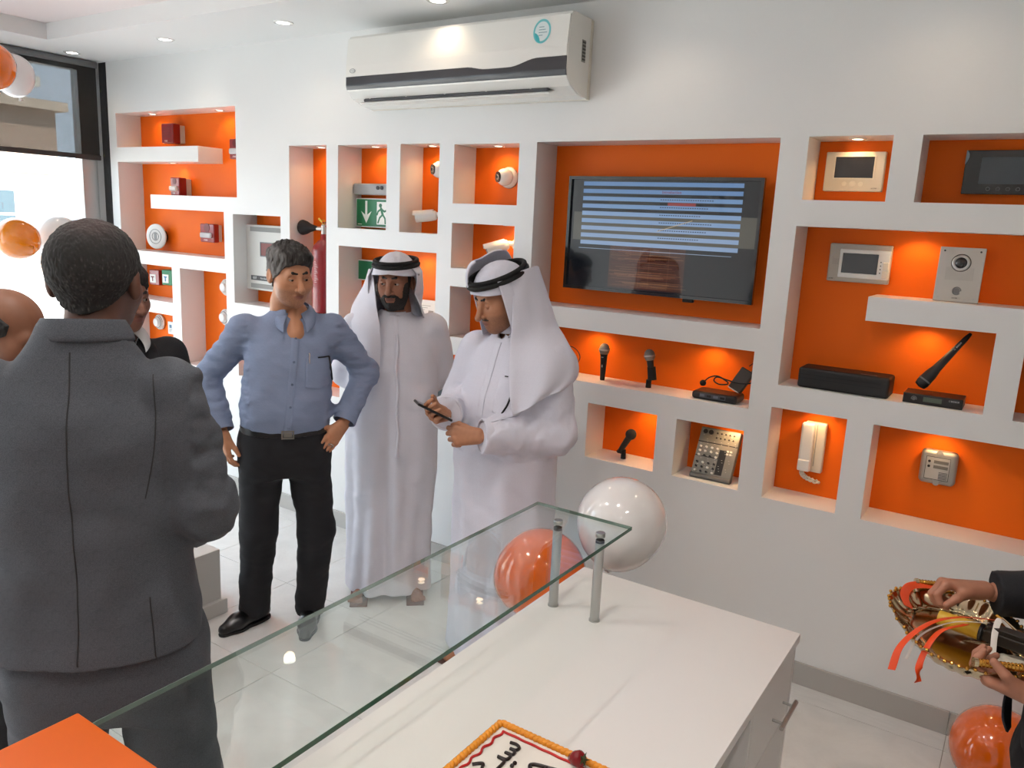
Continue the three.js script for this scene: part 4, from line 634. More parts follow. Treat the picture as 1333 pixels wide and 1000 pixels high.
function makeHead(root, o) {
  const F = headField(o), m = new THREE.Matrix4().makeRotationFromEuler(new THREE.Euler(o.pitch ?? 0, o.yaw ?? 0, o.roll ?? 0, 'YXZ')).setPosition(...o.at), S = lin(o.skin), L = lin(o.lip ?? '#7e4a40'), D = lin(o.stubbleColor ?? '#2b211d');
  if (o.size) m.scale(V(o.size, o.size, o.size));
  const geo = paint(nets(F.full, [-0.105, -0.2, -0.13], [0.105, 0.135, 0.145], 0.0032), (x, y, z) => {
    const n = 1 + 0.07 * N3(x * 60, y * 60, z * 60) + 0.05 * N3(x * 18, y * 18, z * 18 + 3); let c = [S.r * n, S.g * n, S.b * n];
    const lip = step(0.0, 1, 1.4 - Math.hypot(x / 0.024, (y + 0.069) / 0.0105)) * (z > 0.082 ? 1 : 0), st = (o.stubble ?? 0) * step(-0.03, -0.052, y + Math.max(0, 0.03 - Math.abs(x)) * -0.4) * step(-0.02, 0.02, z) * step(-0.15, -0.118, y) * (0.75 + 0.5 * N3(x * 220, y * 220, z * 220));
    const t = clamp(st, 0, 1) * (1 - lip); c = c.map((v, k) => mix(v, [D.r, D.g, D.b][k], t)); return c.map((v, k) => mix(v, [L.r, L.g, L.b][k], lip * 0.9));
  }).applyMatrix4(m);
  const kid = (name, g, mat, label) => part(name, g.applyMatrix4(m), mat, root, label);
  for (const s of [1, -1]) {
    const e = kid('eye', ball(0.0116, 0.031 * s, 0.0025, 0.0772, 16, 12), M.eyeWhite); const gz = o.gaze ?? [0, -0.1, 1], l = Math.hypot(...gz);
    part('iris', new THREE.SphereGeometry(0.0064, 14, 10).translate(0.031 * s + gz[0] / l * 0.0068, 0.0025 + gz[1] / l * 0.0068, 0.0775 + gz[2] / l * 0.0068).applyMatrix4(m), M.iris, e);
    kid('eyebrow', nets(chain([[0.012 * s, 0.0262, 0.0905, 0.0048], [0.03 * s, 0.0295, 0.0865, 0.0054], [0.051 * s, 0.0225, 0.066, 0.0036]], 0.006), [Math.min(0.005 * s, 0.06 * s), 0.01, 0.055], [Math.max(0.005 * s, 0.06 * s), 0.04, 0.105], 0.0022), o.browMat ?? M.hairBlack);
  }
  return { geo, F, m, kid };
}
// shell of hair over the bare head; mask < 0 where hair grows
function hairShell(h, mask, thick, cut, colorFn, mat, name, label, c = 0.0032) {
  const f = (x, y, z) => smax(h.F.bare(x, y, z) - thick(x, y, z), mask(x, y, z), cut), g = nets(f, [-0.115, -0.16, -0.145], [0.115, 0.16, 0.15], c);
  return h.kid(name, paint(g, colorFn), mat, label);
}
const hairPlane = (z0, y0, z1, y1) => { const dz = z1 - z0, dy = y1 - y0, l = Math.hypot(dz, dy), nz = -dy / l, ny = dz / l; return (x, y, z) => (z - z0) * nz + (y - y0) * ny; };
// hand: wrist at the origin, fingers along +y, palm towards +z, thumb on +x for a right hand
function makeHand(right, wrist, dir, palm, pose, skin) {
  const s = right ? 1 : -1, K = [[0.03, 0.09, 0], [0.0105, 0.095, -0.002], [-0.0105, 0.091, -0.001], [-0.029, 0.081, 0.003]], L = [0.072, 0.08, 0.075, 0.058], fs = [], pf = [];
  K.forEach((k, i) => {
    pf.push(cone([k[0] * 0.5 * s, 0.0, 0], [k[0] * s, k[1], k[2]], 0.0165, 0.0112));
    const [c0, c1, c2] = pose.curl[i], sp = (pose.spread ?? 0.06) * (1.2 - i * 0.8); let a = c0, p = [k[0] * s, k[1], k[2]]; const pts = [[...p, 0.0098]];
    [0.46, 0.3, 0.24].forEach((f, q) => { if (q) a += q === 1 ? c1 : c2; const l = L[i] * f; p = [p[0] + l * Math.sin(sp) * s, p[1] + l * Math.cos(a) * Math.cos(sp), p[2] + l * Math.sin(a)]; pts.push([...p, [0.0089, 0.0082, 0.0068][q]]); });
    fs.push(chain(pts, 0.003));
  });
  pf.push(cone([0.012 * s, 0.018, 0.008], [0.034 * s, 0.052, 0.014], 0.0165, 0.0135));
  const T = pose.thumb ?? [[0.75, 0.62, 0.25], [0.4, 0.85, 0.3]], tp = [[0.031 * s, 0.045, 0.012, 0.0125]]; T.forEach((d, q) => { const b = tp[q], l = Math.hypot(...d), n = q ? 0.03 : 0.036; tp.push([b[0] + d[0] / l * n * s, b[1] + d[1] / l * n, b[2] + d[2] / l * n, q ? 0.0085 : 0.0105]); });
  const palmF = join(0.014, ...pf), thumb = chain(tp, 0.004);
  const f = (x, y, z) => { let d = fs[0](x, y, z); for (let i = 1; i < 4; i++) d = smin(d, fs[i](x, y, z), 0.0025); return smin(smin(palmF(x, y, z), d, 0.007), thumb(x, y, z), 0.006); };
  const y = V(...dir).normalize(), z = V(...palm).addScaledVector(y, -V(...palm).dot(y)).normalize(), x = y.clone().cross(z), S = lin(skin);
  return paint(nets(f, [-0.1, -0.03, -0.04], [0.1, 0.2, 0.11], 0.0032), (a, b, c) => { const n = 1 + 0.08 * N3(a * 70, b * 70, c * 70); return [S.r * n, S.g * n, S.b * n]; }).applyMatrix4(new THREE.Matrix4().makeBasis(x, y, z).setPosition(...wrist));
}
const CURL = { relaxed: [[0.25, 0.45, 0.3], [0.3, 0.5, 0.3], [0.35, 0.55, 0.35], [0.4, 0.6, 0.35]], flat: [[0.1, 0.2, 0.1], [0.1, 0.2, 0.1], [0.12, 0.22, 0.12], [0.15, 0.25, 0.15]], grip: [[0.9, 1.1, 0.7], [0.95, 1.15, 0.7], [1.0, 1.15, 0.75], [1.0, 1.2, 0.75]], hold: [[0.55, 0.85, 0.5], [0.6, 0.9, 0.5], [0.65, 0.95, 0.5], [0.7, 0.95, 0.5]], pinch: [[0.75, 0.75, 0.35], [0.95, 0.95, 0.5], [1.05, 1.05, 0.6], [1.1, 1.1, 0.6]] };
// inner body, thinner than the clothes over it
function innerBody(J, skin) {
  const p = (k, r) => [...J[k], r], S = lin(skin), hip = [(J.hipR[0] + J.hipL[0]) / 2, (J.hipR[1] + J.hipL[1]) / 2 + 0.06, (J.hipR[2] + J.hipL[2]) / 2], fs = [chain([[...hip, 0.09], [...J.neck.map((v, i) => i === 1 ? v - 0.16 : v), 0.1], [...J.neck, 0.052]], 0.04), ...(J.chest ? [cone(J.neck, J.chest, 0.05, 0.045)] : []), chain([p('shR', 0.045), p('shL', 0.045)])];
  for (const s of ['R', 'L']) { fs.push(chain([p('sh' + s, 0.04), p('el' + s, 0.034), p('wr' + s, 0.024)], 0.02)); fs.push(chain([p('hip' + s, 0.07), p('kn' + s, 0.045), p('an' + s, 0.032)], 0.02)); fs.push(chain([p('an' + s, 0.032), [J['an' + s][0], 0.045, J['an' + s][2], 0.03], [...J['toe' + s], 0.022]], 0.02)); }
  const b = { lo: [9, 9, 9], hi: [-9, -9, -9] }; for (const v of Object.values(J)) for (let i = 0; i < 3; i++) { b.lo[i] = Math.min(b.lo[i], v[i] - 0.14); b.hi[i] = Math.max(b.hi[i], v[i] + 0.14); }
  return paint(nets(join(0.03, ...fs), [b.lo[0], 0.008, b.lo[2]], b.hi, 0.013), () => [S.r, S.g, S.b]);
}
const armField = (J, s, r, cutAt = 0) => { const sh = J['sh' + s], el = J['el' + s], wr = J['wr' + s], d = V(wr[0] - el[0], wr[1] - el[1], wr[2] - el[2]), L = d.length(); d.normalize(); const e2 = [wr[0] + d.x * 0.05, wr[1] + d.y * 0.05, wr[2] + d.z * 0.05], f = join(0.03, cone(sh, el, r[0], r[1]), cone(el, e2, r[1], r[2])); return (x, y, z) => { const t = (x - wr[0]) * d.x + (y - wr[1]) * d.y + (z - wr[2]) * d.z; const near = Math.hypot(x - wr[0], y - wr[1], z - wr[2]); return near < 0.16 ? Math.max(f(x, y, z), t + cutAt) : f(x, y, z); }; };
const legField = (J, s, r, hem) => { const f = join(0.03, cone(J['hip' + s], J['kn' + s], r[0], r[1]), cone(J['kn' + s], J['an' + s], r[1], r[2])); return f; };
function trousers(J, hips, r, hem, fold, bounds, c, hemShift = {}) { const L = legField(J, 'R', r), R = legField(J, 'L', r), H = loft(hips), top = hips[hips.length - 1][0]; const f = (x, y, z) => Math.max(smin(H(x, y, z), smin(L(x, y, z), R(x, y, z), 0.012), 0.05) + fold(x, y, z), hem - y, y - top); return { f, g: clothUV(nets(f, ...bounds, c)) }; }
function shoe(J, s, mat, root, heel, toe, w = 0.043) {
  const dx = toe[0] - heel[0], dz = toe[2] - heel[2], l = Math.hypot(dx, dz), ux = dx / l, uz = dz / l, at = (t) => [heel[0] + dx * t, heel[2] + dz * t];
  const P = (t, y, r) => { const q = at(t); return [q[0], y, q[1], r]; };
  const up = join(0.03, chain([P(0.12, 0.04, 0.034), P(0.35, 0.045, 0.036), P(0.65, 0.035, w * 0.86), P(0.9, 0.026, w * 0.62)], 0.03), chain([P(0.2, 0.05, 0.036), P(0.2, 0.1, 0.038)], 0.02));
  const f = (x, y, z) => Math.max(up(x, y, z), 0.01 - y), q = [Math.min(heel[0], toe[0]) - 0.07, 0.004, Math.min(heel[2], toe[2]) - 0.07], e = [Math.max(heel[0], toe[0]) + 0.07, 0.16, Math.max(heel[2], toe[2]) + 0.07];
  const m = part('shoe', nets(f, q, e, 0.005), mat, root); const sole = (x, y, z) => Math.max(up(x, Math.max(y, 0.035), z) - 0.001, y - 0.0125, 0.0005 - y); part('sole', nets(sole, [q[0], -0.006, q[2]], e, 0.004), M.rubber, m); return m;
}
Object.assign(M, {
  skin: std(0xffffff, 0.52, { vertexColors: true }), hair: std(0xffffff, 0.82, { vertexColors: true }), hairBlack: std('#15110f', 0.6), eyeWhite: phy('#9d938a', 0.2), iris: phy('#160d08', 0.1),
  shoeLeather: phy('#0d0d0f', 0.28, { clearcoat: 0.3 }), button: std('#5d6a82', 0.3), agal: std('#0b0b0c', 0.8),
});
const weaveWhite = weave([226, 226, 232], [232, 232, 238]), weaveGrey = weave([62, 66, 73], [82, 87, 94]), weaveBlue = weave([118, 131, 158], [136, 149, 175]), weaveDark = weave([20, 21, 25], [26, 27, 31]);
// ---------------------------------------------------------------- the people
const neckHole = (c, r, top) => cone([c[0], c[1] - 0.06, c[2]], [c[0], c[1] + 0.2, c[2] + 0.02], r, top ?? r);
function torsoCloth(J, keys, arms, fold, o) { // shirt, robe or jacket body with sleeves
  const T = loft(keys, o.pw ?? 2.2), A = ['R', 'L'].map((s) => armField(J, s, arms, o.cut ?? 0)), hole = o.hole, lo = o.hem, hi = o.top;
  const f = (x, y, z) => { let d = smin(T(x, y, z), smin(A[0](x, y, z), A[1](x, y, z), 0.01), o.k ?? 0.045) + fold(x, y, z); d = Math.max(d, -hole(x, y, z)); if (o.vee) d = Math.max(d, -o.vee(x, y, z)); return Math.max(d, lo - y, y - hi); };
  const P = Object.values(J), lim = (i, s) => s * Math.max(...P.map((p) => s * p[i])) + s * 0.16;
  const wide = keys.reduce((a, k) => Math.max(a, k[3] + Math.abs(k[1])), 0) + 0.06, deep = keys.reduce((a, k) => Math.max(a, k[4] + Math.abs(k[2])), 0) + 0.06;
  return { f, g: clothUV(nets(f, [Math.min(lim(0, -1), -wide), lo - 0.02, Math.min(-deep, ...['elR', 'elL', 'wrR', 'wrL'].map((k) => J[k][2] - 0.12))], [Math.max(lim(0, 1), wide), hi + 0.02, Math.max(deep, ...['elR', 'elL', 'wrR', 'wrL'].map((k) => J[k][2] + 0.12))], o.cell ?? 0.009)) };
}
function collarLeaf(c, r, ys, yf, w, s, spread = 1, th = 0.0035) { // one side of a turned-down collar
  return sheet((u, v) => { const a = mix(0.42, Math.PI, u) * s, fr = Math.pow(1 - u, 2.5), y = mix(ys, yf, Math.pow(1 - u, 1.4)), R = r + Math.sin(v * Math.PI * 0.5) * (0.02 + 0.03 * fr * spread); return [c[0] + Math.sin(a) * R * 1.05, y + 0.008 * Math.sin(v * 3.1) - v * (w + 0.036 * fr), c[2] + Math.cos(a) * R * 0.98 + fr * v * 0.018]; }, 26, 6, th);
}
function cuff(J, s, r, mat, root, L = 0.06) { const el = V(...J['el' + s]), wr = V(...J['wr' + s]), d = wr.clone().sub(el).normalize(), q = new THREE.Quaternion().setFromUnitVectors(V(0, 1, 0), d); return part('cuff', lathe([[r * 0.9, -L], [r, -L + 0.004], [r * 1.02, 0], [r * 0.98, 0.003], [r * 0.86, 0.002], [r * 0.84, -L]], 28).applyQuaternion(q).translate(wr.x, wr.y, wr.z), mat, root); }

{ // man in the blue shirt, hands on hips
  const t = thing('person', 'man in blue grey shirt and black trousers standing with hands on hips', 'person', [-2.66, 0, 1.03], THREE.MathUtils.degToRad(50)), skin = '#bd8562';
  const J = { neck: [0.085, 1.43, -0.02], shR: [-0.115, 1.365, -0.02], shL: [0.238, 1.37, -0.02], elR: [-0.275, 1.14, -0.1], elL: [0.395, 1.16, -0.09], wrR: [-0.215, 0.935, 0.01], wrL: [0.292, 0.965, 0.03], hipR: [-0.05, 0.86, 0], hipL: [0.133, 0.86, 0], knR: [-0.075, 0.47, 0.005], knL: [0.172, 0.46, 0.02], chest: [0.087, 1.35, 0.05], anR: [-0.1, 0.07, -0.07], anL: [0.147, 0.07, -0.04], toeR: [-0.19, 0.03, 0.0], toeL: [0.118, 0.03, 0.1] };
  const h = makeHead(t, { at: [0.068, 1.598, 0.035], yaw: 0.42, pitch: 0.18, roll: 0.03, skin, stubble: 0.42, stubbleColor: '#46372f', wide: 1.02, jaw: 1.08, nose: 0.004, gaze: [0.25, -0.25, 1], lid: 0.002 });
  part('body', mergeSkin([h.geo, innerBody(J, skin), makeHand(true, [-0.212, 0.925, 0.012], [0.12, -1, 0.08], [0.9, 0.1, -0.45], { curl: CURL.relaxed, thumb: [[0.5, 0.8, 0.35], [0.2, 0.9, 0.3]] }, skin), makeHand(false, [0.286, 0.953, 0.036], [-0.62, -0.75, 0.36], [-0.5, 0.0, -0.85], { curl: CURL.flat, spread: 0.1, thumb: [[0.8, 0.5, 0.1], [0.5, 0.8, 0.1]] }, skin)]), M.skin, t);
  const plane = hairPlane(0.09, 0.068, -0.085, -0.078), grey = (x, y, z) => { const side = step(0.045, 0.07, Math.abs(x)) * 0.6 + step(0.05, -0.02, y) * 0.5, s = 0.5 + 0.5 * N3(x * 90, y * 26, z * 60), v = clamp(side * 0.8 + (s - 0.55) * 0.7, 0, 1); return [mix(0.025, 0.24, v), mix(0.021, 0.23, v), mix(0.019, 0.22, v)]; };
  hairShell(h, (x, y, z) => plane(x, y, z) + 0.006 * N3(x * 45, y * 30, z * 30) - 0.012 * step(0.05, 0.075, Math.abs(x)), (x, y, z) => 0.008 + 0.013 * step(0.03, 0.1, y) + 0.009 * step(0.02, 0.08, z) * step(0.05, 0.09, y) + 0.006 * N3(x * 60 + z * 30, y * 30, z * 22) + 0.004 * N3(x * 150 + z * 40, y * 50, z * 60), 0.006, grey, M.hair, 'hair', 'short grey hair, darker on top');
  const mat = cloth(0xffffff, weaveBlue, 40), fo = folds(3, 0.006, 9, 13), fa = folds(9, 0.007, 12, 34), keys = [[0.915, 0.043, 0.0, 0.18, 0.128], [1.03, 0.047, 0.014, 0.192, 0.146], [1.15, 0.055, 0.01, 0.184, 0.136], [1.27, 0.062, 0.0, 0.182, 0.122], [1.35, 0.064, -0.012, 0.182, 0.098], [1.41, 0.072, -0.02, 0.125, 0.076], [1.46, 0.08, -0.022, 0.07, 0.064]];
  const S = torsoCloth(J, keys, [0.068, 0.056, 0.05], (x, y, z) => fo(x, y, z) + (Math.abs(x - 0.06) > 0.16 ? fa(x, y, z) : 0), { hem: 0.93, top: 1.475, cut: 0.02, hole: neckHole([0.085, 1.46, -0.01], 0.057), vee: cone([0.086, 1.48, 0.05], [0.088, 1.385, 0.115], 0.034, 0.004) });
  const sh = part('shirt', S.g, mat, t, 'blue grey long sleeved shirt');
  part('collar', [collarLeaf([0.085, 0, -0.018], 0.058, 1.485, 1.435, 0.035, 1), collarLeaf([0.085, 0, -0.018], 0.058, 1.485, 1.435, 0.035, -1)], mat, sh);
  part('placket', strip(S.f, 0.0885, 1.355, 0.048, 0.94, 0.03, 0.003), mat, sh);
  for (let k = 0; k < 5; k++) { const y = 1.34 - k * 0.092, p = front(S.f, mix(0.088, 0.05, k / 4.6), y, 0.003); part('button', cyl(0.0055, 0.0055, 0.003, p[0], p[1], p[2], 'z', 14), M.button, sh); }
  part('pocket', sheet((u, v) => { const x = mix(0.128, 0.232, u) - v * 0.004, dip = v > 0.85 ? Math.abs(u - 0.5) * 0.02 * (v - 0.85) / 0.15 : 0; return front(S.f, x, mix(1.262, 1.132, v) + dip, 0.002); }, 12, 12, 0.004), mat, sh, 'chest pocket');
  part('pocket_trim', [tube([0.5, 0.68, 0.86, 1].map((u) => { const q = front(S.f, mix(0.128, 0.224, u), 1.262, 0.006); return q; }), 0.003, 16), tube([0, 0.3, 0.6, 0.9].map((v) => front(S.f, 0.224 + v * 0.018, mix(1.262, 1.14, v), 0.006)), 0.0042, 20)], M.blackMatt, sh, 'black strap hanging from the pocket');
  { const a = front(S.f, 0.142, 1.268, 0.006); part('pen', [cyl(0.004, 0.004, 0.045, a[0], a[1] - 0.012, a[2], 'y', 10), ball(0.0048, a[0], a[1] + 0.012, a[2])], M.chrome, sh); }
  cuff(J, 'R', 0.05, mat, sh); cuff(J, 'L', 0.05, mat, sh);
  const tm = cloth(0xffffff, weaveDark, 40), tr = trousers(J, [[0.74, 0.041, 0, 0.15, 0.11], [0.82, 0.041, -0.008, 0.178, 0.132], [0.9, 0.043, -0.004, 0.183, 0.132], [0.965, 0.043, 0, 0.18, 0.13]], [0.1, 0.078, 0.068], 0.035, folds(5, 0.006, 8, 15), [[-0.26, 0.02, -0.22], [0.33, 0.985, 0.22]], 0.009);
  part('trousers', tr.g, tm, t, 'black trousers'); const bl = loft([[0.92, 0.043, 0, 0.187, 0.137], [0.96, 0.043, 0, 0.187, 0.137]]);
  const belt = part('belt', nets((x, y, z) => Math.max(bl(x, y, z), 0.925 - y, y - 0.958, -(bl(x, y, z) + 0.012)), [-0.18, 0.9, -0.17], [0.27, 0.98, 0.17], 0.006), std('#0e0d0d', 0.4), t); { const p = front(bl, 0.052, 0.941, 0.006); part('buckle', [frameOf(0.052, 0.036, 0.006, 0.006, p[0], p[1], p[2] - 0.002), rb(0.036, 0.02, 0.004, 0.002, p[0], p[1], p[2])], std('#8d8880', 0.3, { metalness: 0.9 }), belt); }
  { const q = V(0.232, 0.872, 0.083); part('ring', new THREE.TorusGeometry(0.0105, 0.0022, 8, 20).rotateX(Math.PI / 2 - 0.7).rotateZ(-0.6).translate(q.x, q.y, q.z), M.steel, t); }
  shoe(J, 'R', M.shoeLeather, t, [-0.04, 0, -0.12], [-0.245, 0, 0.05]); shoe(J, 'L', M.shoeLeather, t, [0.16, 0, -0.115], [0.112, 0, 0.165]);
}
function agal(h, y, tilt, r = [0.097, 0.117]) { const ring = (dy, k) => { const p = []; for (let i = 0; i < 40; i++) { const a = i / 40 * Math.PI * 2; p.push([Math.sin(a) * (r[0] + k), y + dy - Math.cos(a) * r[1] * Math.sin(tilt), -0.015 + Math.cos(a) * (r[1] + k)]); } return tube(p, 0.0098, 120, 10, true); }; return h.kid('head_rope', merge([ring(0, 0.004), ring(0.0165, -0.001)]), M.agal, 'double black rope ring'); }
const robeFold = (s, a) => { const q = folds(s, 0.005, 7, 9); return (x, y, z) => { const th = Math.atan2(x, z), lowr = step(1.15, 0.3, y); return a * lowr * (Math.sin(th * 7 + s + y * 1.5) * 0.6 + Math.sin(th * 11 + s * 2 - y * 2.2) * 0.4) + q(x, y, z); }; };
{ // robed man with trimmed beard, hands behind his back
  const t = thing('person', 'man with trimmed black beard in white robe standing with hands behind back', 'person', [-2.53, 0, 0.43], THREE.MathUtils.degToRad(42)), skin = '#8f5d44';
  const J = { neck: [0.01, 1.41, -0.01], shR: [-0.165, 1.335, -0.015], shL: [0.185, 1.34, -0.015], elR: [-0.225, 1.1, -0.09], elL: [0.25, 1.11, -0.08], wrR: [-0.06, 0.95, -0.19], wrL: [0.08, 0.96, -0.195], hipR: [-0.08, 0.84, 0], hipL: [0.09, 0.84, 0], knR: [-0.1, 0.46, 0.01], knL: [0.1, 0.46, 0.01], anR: [-0.125, 0.075, 0.03], anL: [0.115, 0.075, 0.03], toeR: [-0.15, 0.03, 0.14], toeL: [0.13, 0.03, 0.14] };
  const h = makeHead(t, { at: [0.008, 1.556, 0.035], yaw: -0.3, pitch: 0.06, roll: 0.02, skin, lip: '#5e352c', gaze: [-0.55, -0.05, 1], lid: 0.0022 });
  part('body', mergeSkin([h.geo, innerBody(J, skin), makeHand(true, [-0.05, 0.945, -0.205], [0.9, -0.4, -0.1], [0, 0.2, -1], { curl: CURL.grip }, skin), makeHand(false, [0.07, 0.955, -0.225], [-0.9, -0.4, 0], [0, 0, 1], { curl: CURL.relaxed }, skin)]), M.skin, t);
  hairShell(h, (x, y, z) => { const ax = Math.abs(x), yb = -0.083 + 0.031 * step(0.018, 0.03, ax) - 0.012 * step(0.034, 0.046, ax) + 0.07 * step(0.051, 0.067, ax), jaw = Math.max((y - yb) * 0.6, -0.128 - y, 0.012 - z), must = Math.max(Math.abs(y + 0.0545) - 0.0065, Math.abs(x) - 0.03, 0.06 - z), mouth = Math.hypot(x / 0.025, (y + 0.069) / 0.0115) - 1; return Math.min(must, Math.max(jaw, -mouth * 0.01)); }, (x, y, z) => 0.0035 + 0.0018 * N3(x * 190, y * 190, z * 190), 0.003, (x, y, z) => { const v = 0.013 + 0.012 * (0.5 + 0.5 * N3(x * 200, y * 200, z * 200)); return [v, v * 0.85, v * 0.75]; }, M.hair, 'beard', 'short black beard and moustache', 0.0026);
  for (const q of [1, -1]) hairShell(h, (x, y, z) => Math.max(0.06 - x * q, Math.abs(y - 0.005) - 0.05, Math.abs(z - 0.018) - 0.014), () => 0.003, 0.003, () => [0.012, 0.01, 0.009], M.hair, 'sideburn', 'black sideburn', 0.004);
  const mat = cloth('#f2f1f4', weaveWhite, 50), keys = [[0.03, 0.0, 0.01, 0.205, 0.155], [0.35, 0.0, 0.0, 0.2, 0.15], [0.68, 0.008, 0.0, 0.22, 0.155], [0.95, 0.008, 0.005, 0.218, 0.155], [1.15, 0.01, 0.008, 0.205, 0.142], [1.28, 0.01, 0.0, 0.188, 0.12], [1.355, 0.01, -0.008, 0.15, 0.095], [1.4, 0.01, -0.01, 0.09, 0.075], [1.425, 0.01, -0.01, 0.068, 0.064]];
  const S = torsoCloth(J, keys, [0.075, 0.066, 0.058], robeFold(2, 0.016), { hem: 0.03, top: 1.43, hole: neckHole([0.01, 1.43, 0.0], 0.054), cut: 0 });
  const r = part('robe', S.g, mat, t, 'long white robe'); part('collar_band', sheet((u, v) => { const a = u * Math.PI * 2; return [0.01 + Math.sin(a) * 0.0615, 1.415 + v * 0.016 - 0.012 * (0.5 + 0.5 * Math.cos(a)), 0.002 + Math.cos(a) * 0.061]; }, 40, 3, 0.006), mat, r); part('placket', strip(S.f, 0.012, 1.40, 0.02, 1.15, 0.022, 0.003), mat, r);
  const cp = []; for (let k = 0; k <= 16; k++) cp.push(front(S.f, 0.018 + 0.012 * k / 16 + 0.004 * Math.sin(k), 1.32 - k * 0.0325, 0.009)); part('cord', [tube(cp, 0.0062, 80), lathe([[0.004, 0.0], [0.007, -0.01], [0.011, -0.05], [0.0005, -0.052]], 12).translate(...cp[16])], mat, r, 'white hanging cord with tassel');
  for (const [hx, tx] of [[-0.125, -0.16], [0.115, 0.145]]) { const f = join(0.012, chain([[hx, 0.03, 0.04, 0.03], [tx, 0.024, 0.14, 0.022]], 0.01), ...[0, 1, 2, 3, 4].map((k) => cone([tx - 0.028 + k * 0.014, 0.02, 0.15], [tx - 0.03 + k * 0.015, 0.016, 0.178 - Math.abs(k - (hx < 0 ? 3 : 1)) * 0.006], 0.0085, 0.007))); const S2 = lin(skin); part('foot', paint(nets((x, y, z) => Math.max(f(x, y, z), 0.008 - y), [hx - 0.09, 0, -0.02], [hx + 0.09, 0.08, 0.21], 0.0045), () => [S2.r, S2.g, S2.b]), M.skin, t); part('sandal', [rb(0.085, 0.008, 0.25, 0.003, (hx + tx) / 2, 0.004, 0.07), new THREE.TorusGeometry(0.036, 0.006, 8, 20, Math.PI).scale(1, 0.9, 2).translate((hx + tx) / 2, 0.012, 0.11)], std('#5a2f22', 0.6), t); }
  // headscarf
  const dome = ell([0, 0.042, -0.015], [0.09, 0.098, 0.112]);
  const capM = h.kid('headscarf', clothUV(nets((x, y, z) => Math.max(dome(x, y, z) + 0.0016 * N3(x * 60, y * 60, z * 60), 0.058 - y - Math.max(0, -z) * 0.9), [-0.12, -0.09, -0.15], [0.12, 0.16, 0.13], 0.005)), mat, 'white headscarf'); const hp = (p) => V(...p).applyMatrix4(h.m).toArray();
  const wrap = (u, v) => { const a = mix(-1.75, 1.75, u), s = Math.sin(a), c = -Math.cos(a), flare = [0.0, 0.022, 0.026, 0.02, 0.03][Math.round(v * 4)] ?? 0; const vv = v * 4, i = Math.min(3, Math.floor(vv)), f = vv - i, tab = [[0.09, 0.0], [0.045, 0.024], [-0.04, 0.026], [-0.12, 0.012], [-0.2, 0.035]], y = mix(tab[i][0], tab[i + 1][0], f), e = mix(tab[i][1], tab[i + 1][1], f), front_ = step(1.1, 1.75, Math.abs(a)), fold = 0.006 * Math.sin(a * 9 + v * 4) * v; return [s * (0.096 + e + fold), y + front_ * (v < 0.3 ? -0.02 : 0.0) + (u > 0.5 ? front_ * v * 0.1 : 0), -0.02 + c * (0.112 + e + fold) + front_ * 0.045]; };
  part('hood', sheet((u, v) => hp(wrap(u, v)), 60, 24, 0.004), mat, capM);
  part('brow_fold', sheet((u, v) => { const a = mix(-1.5, 1.5, u), e = 0.006 + 0.012 * v * (0.3 + Math.abs(a) * 0.6); return hp([Math.sin(a) * (0.092 + e), 0.078 - v * (0.03 + 0.012 * Math.abs(a)), -0.015 + Math.cos(a) * (0.112 + e)]); }, 40, 6, 0.004), mat, capM);
  part('shoulder_drape', sheet(through([[[-0.098, 1.6, 0.03], [-0.085, 1.52, 0.075], [-0.075, 1.44, 0.09], [-0.06, 1.36, 0.135], [-0.055, 1.26, 0.155], [-0.06, 1.12, 0.165]], [[-0.112, 1.61, -0.01], [-0.115, 1.52, 0.03], [-0.12, 1.44, 0.06], [-0.105, 1.36, 0.125], [-0.1, 1.26, 0.16], [-0.1, 1.11, 0.17]], [[-0.118, 1.6, -0.05], [-0.14, 1.52, -0.02], [-0.16, 1.43, 0.02], [-0.15, 1.36, 0.1], [-0.145, 1.26, 0.14], [-0.135, 1.12, 0.158]], [[-0.1, 1.6, -0.09], [-0.15, 1.51, -0.07], [-0.195, 1.42, -0.03], [-0.19, 1.355, 0.06], [-0.175, 1.27, 0.115], [-0.165, 1.14, 0.14]]]), 24, 40, 0.004), mat, capM);
  agal(h, 0.082, 0.06);
}
